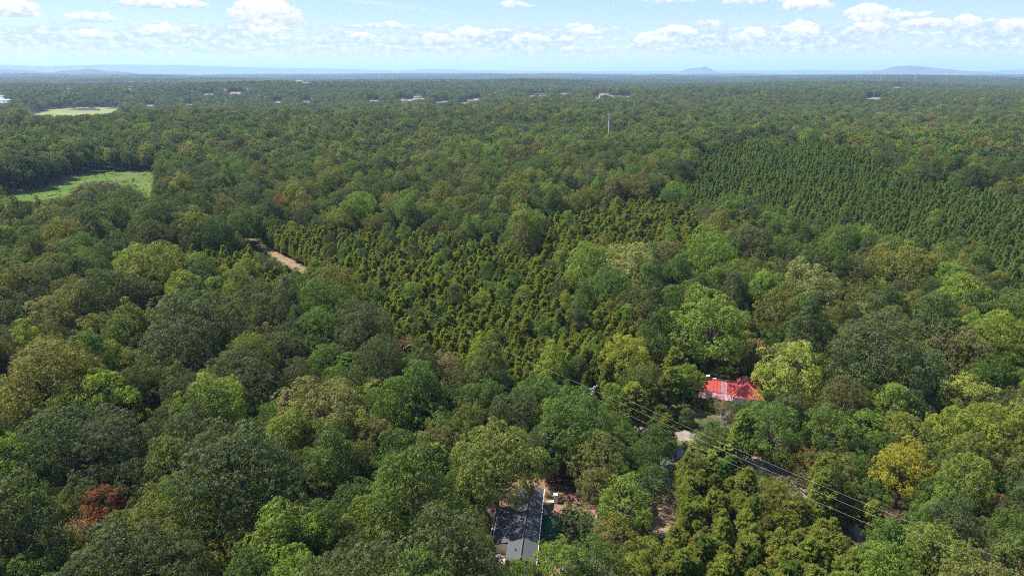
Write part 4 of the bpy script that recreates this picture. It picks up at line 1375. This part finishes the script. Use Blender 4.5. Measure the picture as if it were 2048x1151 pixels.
# clearings in plan that hold no trees at all
BARE = [ribbon(ROAD[:5], 2.4), [(q.x, q.y) for q in (at(*w) for w in ((1342, 846), (1398, 848), (1398, 892), (1376, 920), (1342, 920)))], ribbon(TRACK, 2.4),
        [HX(-12, -1), HX(7.5, -1), HX(7.5, 21), HX(-12, 21)],
        [tuple(v) for v in ((c.x - 9, c.y - 4), (c.x + 10, c.y - 5), (c.x + 10, c.y + 10), (c.x - 9, c.y + 10))]]
for poly in ([(-60, 400), (80, 380), (150, 350), (240, 341), (325, 345), (320, 380), (306, 420), (200, 425), (90, 440), (-60, 440)], [(60, 240), (70, 226), (100, 218), (150, 215.5), (240, 214.5), (242, 222), (215, 230), (150, 234)],
             [(-90, 186), (4, 187), (14, 196), (24, 208), (-90, 208)], [(47, 213), (57, 213), (74, 232), (57, 232)]):
    BARE.append([(p.x, p.y) for p in (at(*q) for q in poly)])

BARE.append([(q.x, q.y) for q in (at(*w) for w in ((1312, 990), (1358, 985), (1362, 1045), (1342, 1070), (1308, 1070)))])
rng = np.random.default_rng(2025)
trees = dict(x=[], y=[], k=[], s=[], sz=[], tint=[], word=[], named=[])


def put(x, y, kind, s, sz, tint, word, named=False):
    for key, v in zip(('x', 'y', 'k', 's', 'sz', 'tint', 'word', 'named'), (x, y, kind, s, sz, tint, word, named)):
        trees[key].append(v)


fixed = []
for i, (px, py, w, kind, word) in enumerate(NAMED):
    K = KIND[kind]
    h = K['h'] * .62
    s = 1.0
    for _ in range(4):
        p = at(px, py, h)
        _, _, dep = project(p.x, p.y, p.z + h)
        s = (w / 2) * dep / FPX / K['r']
        h = K['h'] * .62 * min(max(s, .25), 1.25)
    sz = min(max(s, .3), .95 if kind == 'feathery' else 1.2) / s if s > .5 else 1.0
    fixed.append((p, s, sz, kind))
    j = rng.normal(0, .05, 3)
    put(p.x, p.y, kind, s, sz, tuple(np.array(TINT[word]) * (1 + j)), word, True)

CLEAR_R = [max(math.hypot(g.x, g.y) for g in (at(q[0], q[1], 1.0) for q in poly)) for poly in CLEAR]
PROBE = ((0, 1.0), (-.8, .75), (.8, .75), (-.95, .5), (.95, .5), (0, .6), (-.5, .93), (.5, .93), (0, .8), (0, .35), (-.6, .4), (.6, .4))
CLEAR_Q = []
for poly in CLEAR:
    pts = list(poly) + [((poly[i][0] + poly[i - 1][0]) / 2, (poly[i][1] + poly[i - 1][1]) / 2) for i in range(len(poly))]
    cxy = np.mean(np.array(poly), 0)
    pts += [tuple(cxy)] + [tuple(cxy + (np.array(q) - cxy) * .5) for q in poly]
    CLEAR_Q.append(np.array(pts))


def swallows(x, y, z, r, h, Q):
    """Whether the crown, seen from the camera, covers one of the points Q."""
    _, top, _ = project(x, y, z + h)
    _, low, _ = project(x, y, z + h * .3)
    cx, cy, dep = project(x, y, z + h * .65)
    rp, hp = r / dep * FPX * .92, (low - top) / 2 * .96
    cy = (top + low) / 2
    return ((((Q[:, 0][None] - cx[:, None]) / rp[:, None]) ** 2 + ((Q[:, 1][None] - cy[:, None]) / hp[:, None]) ** 2) < 1).any(1)


for i, (p, s, sz, kind) in enumerate(fixed):          # a picked-out tree that would hide the houses or the road is lower
    K = KIND[kind]
    for low in (1.0, .9, .8, .7, .6, .5):
        hide = False
        for poly, far_r, Q in zip(CLEAR, CLEAR_R, CLEAR_Q):
            if math.hypot(p.x, p.y) > far_r + 2:
                continue
            q = np.array([project(p.x + fx * K['r'] * s * .9, p.y, p.z + K['h'] * s * sz * low * fz)[:2] for fx, fz in PROBE])
            hide |= bool(inside(q[:, 0], q[:, 1], poly).any())
            hide |= bool(swallows(np.array([p.x]), np.array([p.y]), np.array([p.z]), np.array([K['r'] * s]), np.array([K['h'] * s * sz * low]), Q)[0])
        if not hide:
            break
    trees['sz'][i] = sz * low

NX, NY = np.array(trees['x']), np.array(trees['y'])
NR = np.array([KIND[k]['r'] * s for k, s in zip(trees['k'], trees['s'])])
NPX, NPY = np.array([n[0] for n in NAMED], float), np.array([n[1] - n[2] * .1 for n in NAMED], float)
NPW = np.array([n[2] for n in NAMED], float)
NPK = np.array([.42 if n[4] in ('rust-brown', 'golden yellow', 'pinkish brown', 'orange-brown') else .20 for n in NAMED])
ND = np.hypot(NX, NY)
NPINE = np.array([k in ('feathery', 'slender') for k in trees['k']])


def jitter_grid(step, rmin, rmax, half_deg, jit=.36):
    n = int(rmax / step) + 2
    gx, gy = np.meshgrid(np.arange(-n, n + 1) * step, np.arange(-8, n + 1) * step * .92, indexing='ij')
    gx = gx + (np.arange(gy.shape[1])[None] % 2) * step * .5
    gx, gy = gx.ravel(), gy.ravel()
    a = np.degrees(np.arctan2(gx, gy))
    r = np.hypot(gx, gy)
    lim = half_deg + 25 * np.clip((120 - r) / 120, 0, 1)
    ok = (r > rmin) & (r < rmax) & (np.abs(a) < lim)
    gx, gy = gx[ok], gy[ok]
    return gx + rng.normal(0, step * jit, len(gx)).clip(-step * jit * 1.7, step * jit * 1.7), gy + rng.normal(0, step * jit, len(gx)).clip(-step * jit * 1.7, step * jit * 1.7)


def stand_of(x, y, h):
    """Which stand a canopy point belongs to, -1 for mixed broadleaf woods."""
    px, py, _ = project(x, y, terrain(x, y) + h)
    out = np.full(len(x), -1)
    n1 = wobble(x, y, 14.0, .7) * 14 + wobble(x, y, 5.0, 1.9) * 9
    for i, (_, _, poly) in enumerate(STANDS):
        out[inside(px + n1, py + n1 * .5, poly)] = i
    return out


def allowed(x, y, r, h, keep_named=True):
    """Drop trees that stand in clearings, in other crowns, under the wires or before what stays in view."""
    ok = np.ones(len(x), bool)
    for poly in BARE:
        ok &= ~inside(x, y, poly)
    near = np.hypot(x, y) < 900
    if keep_named:
        idx = np.nonzero(near & ok)[0]
        d = np.hypot(x[idx, None] - NX[None], y[idx, None] - NY[None])
        ok[idx] &= (d > (r[idx, None] * .50 + NR[None] * .72)).all(1)
    z = terrain(x, y)
    for poly, far_r, Q in zip(CLEAR, CLEAR_R, CLEAR_Q):
        cand = np.nonzero(ok & (np.hypot(x, y) < far_r + 2))[0]
        if not len(cand):
            continue
        bad = np.zeros(len(cand), bool)
        for fx, fz in PROBE:
            px, py, _ = project(x[cand] + fx * r[cand], y[cand], z[cand] + h[cand] * fz)
            bad |= inside(px, py, poly)
        bad |= swallows(x[cand], y[cand], z[cand], r[cand], h[cand], Q)
        ok[cand[bad]] = False
    if True:
        cand = np.nonzero(ok & (np.hypot(x, y) < 330))[0]
        rr = np.hypot(x[cand], y[cand])
        bad = np.zeros(len(cand), bool)
        for fx, fz in PROBE[:9]:
            px, py, _ = project(x[cand] + fx * r[cand], y[cand], z[cand] + h[cand] * fz)
            e = ((px[:, None] - NPX[None]) ** 2 + (py[:, None] - NPY[None]) ** 2) < (NPW[None] * NPK[None]) ** 2
            bad |= (e & (rr[:, None] < ND[None])).any(1)
        ok[cand[bad]] = False
    # wires: keep a lane
    ax, ay = P0.x, P0.y
    L = math.hypot(P1.x - ax, P1.y - ay)
    t = (x - ax) * wd.x + (y - ay) * wd.y
    dd = np.abs((x - ax) * wd.y - (y - ay) * wd.x)
    ok &= ~((t > -8) & (t < L + 10) & (dd < r * .30 + .5))
    return ok


BROAD_WORDS = ['dark grey-green', 'olive green', 'mid green', 'bright green', 'yellow-green', 'olive-yellow', 'deep green', 'tan-olive', 'blue-green', 'silvery green', 'brownish olive', 'orange-brown', 'pale green', 'grey-brown']


def broad_palette(x, y):
    """Weights of the broadleaf colours, changing slowly through the woods."""
    n = len(x)
    px, py, _ = project(x, y, terrain(x, y) + 14)
    a = wobble(x, y, 60, 1.1)
    b = wobble(x, y, 95, 3.3)
    W = np.zeros((n, len(BROAD_WORDS))) + np.array([.22, .20, .28, .06, .012, .05, .06, .03, .03, .002, .010, .001, .004, .002])
    left = np.clip((1100 - px) / 700, 0, 1)
    W[:, 0] += .45 * left + np.clip(a, 0, 1) * .3
    W[:, 2] += np.clip(b, 0, 1) * .3
    W[:, 3] += np.clip(-a, 0, 1) * .10 + .08 * (1 - left) * (py > 420)
    W[:, 1] += np.clip(-b, 0, 1) * .22
    right = np.clip((px - 1380) / 400, 0, 1) * (py > 380)
    W[:, 10] += .05 * right
    W[:, 5] += .06 * right
    W[:, 4] += .03 * right
    W[:, 9] += .012 * right
    farf = np.clip((np.hypot(x, y) - 500) / 600, 0, 1)
    W[:, 4] *= 1 - .6 * farf
    W[:, 1] += .25 * farf
    W /= W.sum(1, keepdims=True)
    u = rng.random((n, 1))
    return (W.cumsum(1) < u).sum(1).clip(0, len(BROAD_WORDS) - 1)


def fill_broad(step, rmin, rmax, half, small=None):
    x, y = jitter_grid(step, rmin, rmax, half)
    st = stand_of(x, y, 15)
    pine_p = np.array([s[1] for s in STANDS] + [0.0])[st]
    mix = rng.random(len(x)) < np.where(st < 0, 1.0, (1 - pine_p) * 1.7)
    x, y, st = x[mix], y[mix], st[mix]
    u = rng.random(len(x))
    kind = np.where(u < .52, 0, np.where(u < .80, 1, 2))                  # round, tall, loose
    kind = np.where(st >= 0, 1, kind)
    right_near = (x > 30) & (np.hypot(x, y) < 210)
    kind = np.where(right_near & (u < .45), 2, kind)
    s = rng.normal(.66, .14, len(x)).clip(.40, 1.05)
    s = np.where(kind == 1, s * 1.0, s)
    if small:
        s *= small / .66
        kind = np.where(u < .3, 0, 2)
    s = np.where(st >= 0, s * .62, s)
    qx, qy, _ = project(x, y, terrain(x, y) + 8)
    s = np.where(inside(qx, qy, [(1085, 1000), (1345, 990), (1345, 1250), (1300, 1700), (900, 1700), (985, 1110), (1080, 1110)]), s * .5, s)   # young trees about the house
    s = np.where(inside(qx, qy, [(1330, 770), (1545, 770), (1760, 870), (1900, 1010), (2060, 1100), (1950, 1150), (1330, 880)]), s * .72, s)
    keys = ['round', 'tall', 'loose', 'bare']
    kind = np.where(rng.random(len(x)) < .008, 3, kind)
    r = np.array([KIND[k]['r'] for k in keys])[kind] * s
    h = np.array([KIND[k]['h'] for k in keys])[kind] * np.minimum(s * 1.22, 1.15)
    ok = allowed(x, y, r, h, small is None)
    x, y, kind, s, st = x[ok], y[ok], kind[ok], s[ok], st[ok]
    wi = broad_palette(x, y)
    for i in range(len(x)):
        word = BROAD_WORDS[wi[i]]
        if st[i] >= 0:
            word = ('bright green', 'mid green', 'yellow-green', 'dark grey-green')[int(rng.integers(0, 100)) * 4 // 100] if wi[i] != 9 else word
            word = 'mid green' if word == 'yellow-green' and rng.random() < .7 else word
        if kind[i] == 3:
            word = 'grey-brown'
        t = np.array(TINT[word]) * (1 + rng.normal(0, .08) + rng.normal(0, .04, 3))
        put(x[i], y[i], keys[kind[i]], s[i], min(1.22, 1.15 / s[i]), tuple(t), word)


def fill_pine(step, rmin, rmax, half, stands=None, size=1.0, stretch=1.0):
    x, y = jitter_grid(step, rmin, rmax, half, .62)
    st = stand_of(x, y, 12)
    ok = np.isin(st, stands)
    x, y, st = x[ok], y[ok], st[ok]
    cone = np.array([s[0] == 'slender' for s in STANDS])[st]
    thin = rng.random(len(x)) < np.where(cone, 1.0, .95)
    x, y, st, cone = x[thin], y[thin], st[thin], cone[thin]
    s = rng.normal(.86, .18, len(x)).clip(.45, 1.25)
    s = np.where(st == 4, s * 1.12, s) * size
    r = np.where(cone, KIND['slender']['r'], KIND['feathery']['r']) * s
    h = np.where(cone, KIND['slender']['h'], KIND['feathery']['h']) * s * stretch
    ok = allowed(x, y, r * .8, h)
    x, y, st, s, cone = x[ok], y[ok], st[ok], s[ok], cone[ok]
    for i in range(len(x)):
        if cone[i]:
            word = 'dark pine-green' if rng.random() < .93 else 'mid green'
        else:
            word = rng.choice(['olive pine-green', 'mid green', 'brownish olive', 'olive-yellow'], p=[.84, .10, .02, .04] if st[i] != 4 else [.70, .06, .22, .02])
        t = np.array(TINT[word]) * (1 + rng.normal(0, .10) + rng.normal(0, .05, 3))
        put(x[i], y[i], 'slender' if cone[i] else 'feathery', s[i], stretch * float(rng.uniform(.85, 1.15)), tuple(t), str(word))


fill_broad(5.8, 34, 900, 43)
fill_broad(4.6, 34, 330, 43, .48)
fill_broad(8.6, 900, 2600, 41)
fill_broad(12.5, 2600, 4000, 41)
fill_pine(1.5, 34, 900, 43, (2, 3, 4), .46, 1.45)
fill_pine(2.9, 34, 900, 43, (6, 7, 8), .88)
fill_pine(1.5, 34, 900, 43, (0, 1), .46, 1.45)
fill_pine(1.55, 34, 400, 43, (5,), .50, 1.2)

TX, TY = np.array(trees['x']), np.array(trees['y'])
TK = np.array(trees['k'])
TS = np.array(trees['s'])
TSZ = np.array(trees['sz'])
TT = np.array(trees['tint']).clip(.01, .6)
TW = np.array(trees['word'])
TN = np.array(trees['named'])
TZ = terrain(TX, TY)
TH = np.array([KIND[k]['h'] for k in TK]) * TS * TSZ
TR = np.array([KIND[k]['r'] for k in TK]) * TS
TPX, TPY, TD = project(TX, TY, TZ + TH * .62)
SEEN = (TPX > -30) & (TPX < 2078) & (TPY < 1180)
SIZE = TR / TD * (1 + 9 * TN)
PINE = np.isin(TK, ('feathery', 'slender'))


def largest(mask, n=300):
    idx = np.nonzero(mask & SEEN)[0]
    return idx[np.argsort(-SIZE[idx])][:n]


single = np.zeros(len(TX), bool)
single[largest(~PINE)] = True
single[largest(PINE)] = True
print('trees', len(TX), 'single', single.sum(), 'pine', PINE.sum(), 'farthest single', np.hypot(TX, TY)[single & ~TN].max())

# ---- labels: kind and colour, then the way from one landmark to another
LANDMARKS = [('the grey-roofed house', 1045, 1050), ('the red-roofed house', 1460, 775), ('the rust-brown tree', 208, 1016), ('the yellow pole-side tree', 1255, 712), ('the transformer pole', 1188, 775),
             ('the clay track', 560, 512), ('the meadow', 250, 370), ('the dark farmhouse tree', 1752, 715), ('the golden tree', 1805, 940), ('the gravel patch', 1712, 1055),
             ('the red shed', 568, 806), ('the road bend', 1370, 875), ('the planted slope', 1650, 400), ('the silvery tree', 1255, 545), ('the great dark dome', 384, 648), ('the white tower pole', 1217, 250)]
KWORD = {'round': 'round-crowned tree', 'tall': 'tall tree', 'loose': 'loose-crowned tree', 'shrub': 'low bush', 'feathery': 'feathery pine', 'slender': 'slender pine', 'bare': 'half-bare tree'}
SPECIAL = {3: 'rust-brown half-withered tree low among the grey-green crowns', }
ORD = ['', 'first', 'second', 'third', 'fourth', 'fifth', 'sixth', 'seventh', 'eighth', 'ninth', 'tenth']


def ordinal(n):
    if n < len(ORD):
        return ORD[n]
    return f"{n}{'th' if 10 < n % 100 < 14 else {1: 'st', 2: 'nd', 3: 'rd'}.get(n % 10, 'th')}"


LX = np.array([l[1] for l in LANDMARKS])
LY = np.array([l[2] for l in LANDMARKS])
info = {}
for i in np.nonzero(single)[0]:
    d = np.hypot(LX - TPX[i], LY - TPY[i])
    a = int(d.argmin())
    va = np.array([TPX[i] - LX[a], TPY[i] - LY[a]])
    ln = np.hypot(*va) + 1e-6
    lb = np.stack([LX - LX[a], LY - LY[a]], 1)
    cosv = (lb @ va) / (np.hypot(lb[:, 0], lb[:, 1]) + 1e-6) / ln
    cosv[a] = 0
    t, o = int(cosv.argmax()), int(cosv.argmin())
    rel = ('towards', t) if cosv[t] >= -cosv[o] - .12 else ('away from', o)
    info.setdefault((KWORD[TK[i]], TW[i], a, rel), []).append((ln, i))
LABEL = {}
for (kw, word, a, (rel, b)), lst in info.items():
    lst.sort()
    for n, (_, i) in enumerate(lst, 1):
        if len(lst) == 1:
            LABEL[i] = f'{word} {kw} near {LANDMARKS[a][0]} {rel} {LANDMARKS[b][0]}'
        else:
            LABEL[i] = f'{word} {kw}, {ordinal(n)} from {LANDMARKS[a][0]} {rel} {LANDMARKS[b][0]}'
for i, t in {3: 'rust-brown half-withered tree low among grey-green crowns'}.items():
    LABEL[i] = t
for j, (px, py, w, kd, wd_) in enumerate(NAMED):
    if (px, py) == (1255, 716): LABEL[j] = 'golden yellow spreading tree behind the transformer pole'
    if (px, py) == (1805, 940): LABEL[j] = 'large golden yellow tree standing back from the lower road'
    if (px, py) == (1752, 715): LABEL[j] = 'broad domed dark grey-green tree behind the red-roofed farmhouse'
    if (px, py) == (1255, 545): LABEL[j] = 'broad silvery grey-green tree among olive pines'
    if (px, py) == (384, 648): LABEL[j] = 'biggest dark grey-green dome in the woods upslope of the red shed'

TRNG = np.random.default_rng(7)
for i in np.nonzero(single)[0]:
    k = TK[i]
    K = KIND[k]
    lm, wm, _ = K['near'][int(TRNG.integers(0, len(K['near'])))]
    pine = PINE[i]
    name = 'pine_tree' if pine else ('bush' if k == 'shrub' else 'dead_tree' if k == 'bare' else 'broadleaf_tree')
    root = bpy.data.objects.new(name, None)
    root.empty_display_size = .5
    root.location = (TX[i], TY[i], TZ[i])
    root.rotation_euler = (0, 0, float(TRNG.random() * 2 * PI))
    root.scale = (TS[i], TS[i], TS[i] * TSZ[i])
    COL.objects.link(root)
    root['label'] = LABEL[i]
    root['category'] = 'bush' if k == 'shrub' else 'tree'
    root['group'] = 'pines near the houses and road' if pine else 'broadleaf trees of the near woods'
    for nm, me in (('crown', lm), ('trunk', wm)):
        o = bpy.data.objects.new(nm, me)
        COL.objects.link(o)
        o.parent = root
        if nm == 'crown':
            o['tint'] = [float(v) for v in TT[i]]


# ---- the rest of the woods, past counting
def scatter(name, protos, pts, rot, scl, tint, idx, label, cat):
    """One object of kind stuff that stands a tree on every point."""
    pc = bpy.data.collections.new(name + '_kinds')
    for i, me in enumerate(protos):
        o = bpy.data.objects.new(f'{name}_kind_{i:03d}', me)
        pc.objects.link(o)
    n = len(pts)
    me = bpy.data.meshes.new(name)
    me.vertices.add(n)
    me.vertices.foreach_set('co', np.asarray(pts, np.float32).ravel())

    def attr(nm, typ, key, data):
        a = me.attributes.new(nm, typ, 'POINT')
        a.data.foreach_set(key, np.ascontiguousarray(data).ravel())
    attr('rot', 'FLOAT_VECTOR', 'vector', np.stack([np.zeros(n), np.zeros(n), rot], 1).astype(np.float32))
    attr('scl', 'FLOAT_VECTOR', 'vector', scl.astype(np.float32))
    attr('tint', 'FLOAT_COLOR', 'color', np.concatenate([tint, np.ones((n, 1))], 1).astype(np.float32))
    attr('idx', 'INT', 'value', idx.astype(np.int32))
    me.update()
    ob = link(bpy.data.objects.new(name, me))
    tag(ob, label, cat, kind='stuff')
    ng = bpy.data.node_groups.new(name, 'GeometryNodeTree')
    ng.interface.new_socket('Geometry', in_out='INPUT', socket_type='NodeSocketGeometry')
    ng.interface.new_socket('Geometry', in_out='OUTPUT', socket_type='NodeSocketGeometry')
    N, L = ng.nodes.new, ng.links.new
    gi, go, ip, ci = N('NodeGroupInput'), N('NodeGroupOutput'), N('GeometryNodeInstanceOnPoints'), N('GeometryNodeCollectionInfo')
    ci.inputs['Collection'].default_value = pc
    ci.inputs['Separate Children'].default_value = True
    ci.inputs['Reset Children'].default_value = True
    ip.inputs['Pick Instance'].default_value = True

    def na(nm, typ):
        a = N('GeometryNodeInputNamedAttribute')
        a.data_type = typ
        a.inputs['Name'].default_value = nm
        return a.outputs[0]
    L(gi.outputs[0], ip.inputs['Points'])
    L(ci.outputs[0], ip.inputs['Instance'])
    L(na('idx', 'INT'), ip.inputs['Instance Index'])
    L(na('rot', 'FLOAT_VECTOR'), ip.inputs['Rotation'])
    L(na('scl', 'FLOAT_VECTOR'), ip.inputs['Scale'])
    L(ip.outputs[0], go.inputs[0])
    ob.modifiers.new('scatter', 'NODES').node_group = ng
    return ob


def scatter_trees(name, mask, label):
    ids = np.nonzero(mask)[0]
    protos, slot = [], {}
    for k in KIND:
        slot[k] = (len(protos), len(KIND[k]['near']))
        protos += [m[2] for m in KIND[k]['near']]
        slot[k + '_far'] = (len(protos), len(KIND[k]['far']))
        protos += KIND[k]['far']
    dist = np.hypot(TX[ids], TY[ids])
    idx = []
    for i, d in zip(ids, dist):
        a, n = slot[TK[i] + ('_far' if d > (620 if PINE[i] else 520) else '')]
        idx.append(a + int(TRNG.integers(0, n)))
    pts = np.stack([TX[ids], TY[ids], TZ[ids]], 1)
    scl = np.stack([TS[ids], TS[ids], TS[ids] * TSZ[ids]], 1)
    scatter(name, protos, pts, TRNG.random(len(ids)) * 6.28, scl, TT[ids], np.array(idx), label, 'woods')


scatter_trees('broadleaf_forest', ~single & ~PINE, 'mixed green broadleaf woods stretching back from the houses')
scatter_trees('pine_forest', ~single & PINE, 'dark and olive pine woods filling the middle slopes')


# ---- far woods: patches of crowns, out to where they melt together
def patch(seed, size=110.0, n=105):
    r = np.random.default_rng(seed)
    P = r.uniform(-size * .62, size * .62, (n, 2))
    Q, V = [], []
    for x, y in P:
        rad, h = r.uniform(4.5, 7.5), r.uniform(13, 21)
        D = fib(11, r, -.1)
        C = np.array([x, y, h - rad * .8]) + D * np.array([rad * .8, rad * .8, rad * .75])
        Q.append(quads(C, unit(D + r.normal(0, .25, D.shape)), r.uniform(1.6, 2.7, 11), .8, r))
        V.append(np.clip(r.normal(.5, .28) + r.normal(0, .14, 11), 0, 1))
    return leaf_mesh('woods_patch', np.concatenate(Q), np.concatenate(V), LEAF)


def far_woods():
    protos = [patch(400 + i) for i in range(6)]
    pts, tints, scl = [], [], []
    r0 = 3900.0
    while r0 < 14000:
        step = 95.0 * max(1.0, r0 / 5200)
        n = int(R(86) * r0 / step)
        a = R(-43) + (np.arange(n) + TRNG.random(n)) / n * R(86)
        rr = r0 + TRNG.normal(0, step * .2, n)
        pts.append(np.stack([rr * np.sin(a), rr * np.cos(a)], 1))
        scl.append(np.full(n, max(1.0, r0 / 5200)))
        r0 += step * .95
    pts, scl = np.concatenate(pts), np.concatenate(scl)
    gap = wobble(pts[:, 0], pts[:, 1], 260, 2.2) + .8 * wobble(pts[:, 0], pts[:, 1], 90, 5.1)
    ok = gap < 2.1
    for poly in BARE[-3:-1]:
        ok &= ~inside(pts[:, 0], pts[:, 1], poly)
    pts, scl = pts[ok], scl[ok]
    base = np.array([.056, .070, .032])
    w = wobble(pts[:, 0], pts[:, 1], 330, .4)
    tints = base[None] * (1 + .16 * w[:, None] + TRNG.normal(0, .10, (len(pts), 1))) * (1 + TRNG.normal(0, .05, (len(pts), 3)))
    z = terrain(pts[:, 0], pts[:, 1])
    scatter('distant_woods', protos, np.stack([pts[:, 0], pts[:, 1], z], 1), TRNG.random(len(pts)) * 6.28, np.stack([scl, scl, np.minimum(scl, 1.25)], 1), tints.clip(.01, .3), TRNG.integers(0, len(protos), len(pts)),
            'far-off woods reading as one green mass to the horizon', 'woods')
    print('patches', len(pts))


far_woods()


# ---- undergrowth of the open ground
def undergrowth():
    protos = [KIND['shrub']['far'][0], KIND['shrub']['far'][1]]
    P = []
    for poly, n, s0, s1, tint in ((BARE[5], 420, .08, .26, (.08, .125, .03)), (ribbon(ROAD, 7.5), 260, .12, .42, (.12, .13, .045)), (ribbon(TRACK, 4.8), 120, .12, .35, (.12, .13, .04))):
        A = np.array(poly)
        x = TRNG.uniform(A[:, 0].min(), A[:, 0].max(), n * 8)
        y = TRNG.uniform(A[:, 1].min(), A[:, 1].max(), n * 8)
        ok = inside(x, y, poly)
        if poly is not BARE[5]:
            ok &= ~inside(x, y, ribbon(ROAD, 3.3)) & ~inside(x, y, ribbon(TRACK, 2.4))
        x, y = x[ok][:n], y[ok][:n]
        for a, b in zip(x, y):
            P.append((a, b, tz(a, b), TRNG.uniform(s0, s1), *(np.array(tint) * (1 + TRNG.normal(0, .15)))))
    P = np.array(P)
    scl = np.stack([P[:, 3], P[:, 3], P[:, 3] * TRNG.uniform(.5, .9, len(P))], 1)
    scatter('undergrowth', protos, P[:, :3], TRNG.random(len(P)) * 6.28, scl, P[:, 4:7].clip(.02, .4), TRNG.integers(0, 2, len(P)), 'rough weeds and low scrub on meadow and verges', 'undergrowth')


undergrowth()


# ------------------------------------------------------------------ air
def build_haze():
    m, nt, o = new_mat('haze_air')
    v = nt.nodes.new('ShaderNodeVolumePrincipled')
    v.inputs['Color'].default_value = (0.44, 0.65, 1.0, 1)
    v.inputs['Density'].default_value = 5.2e-5
    v.inputs['Anisotropy'].default_value = 0.1
    nt.links.new(v.outputs[0], o.inputs['Volume'])
    try:
        m.cycles.homogeneous_volume = True
    except Exception:
        pass
    h = MB().box(-61000, 61000, -61000, 61000, -80, 420).build('haze', m)
    tag(h, 'pale blue summer haze thickening towards the mountains', 'haze', kind='stuff')


build_haze()
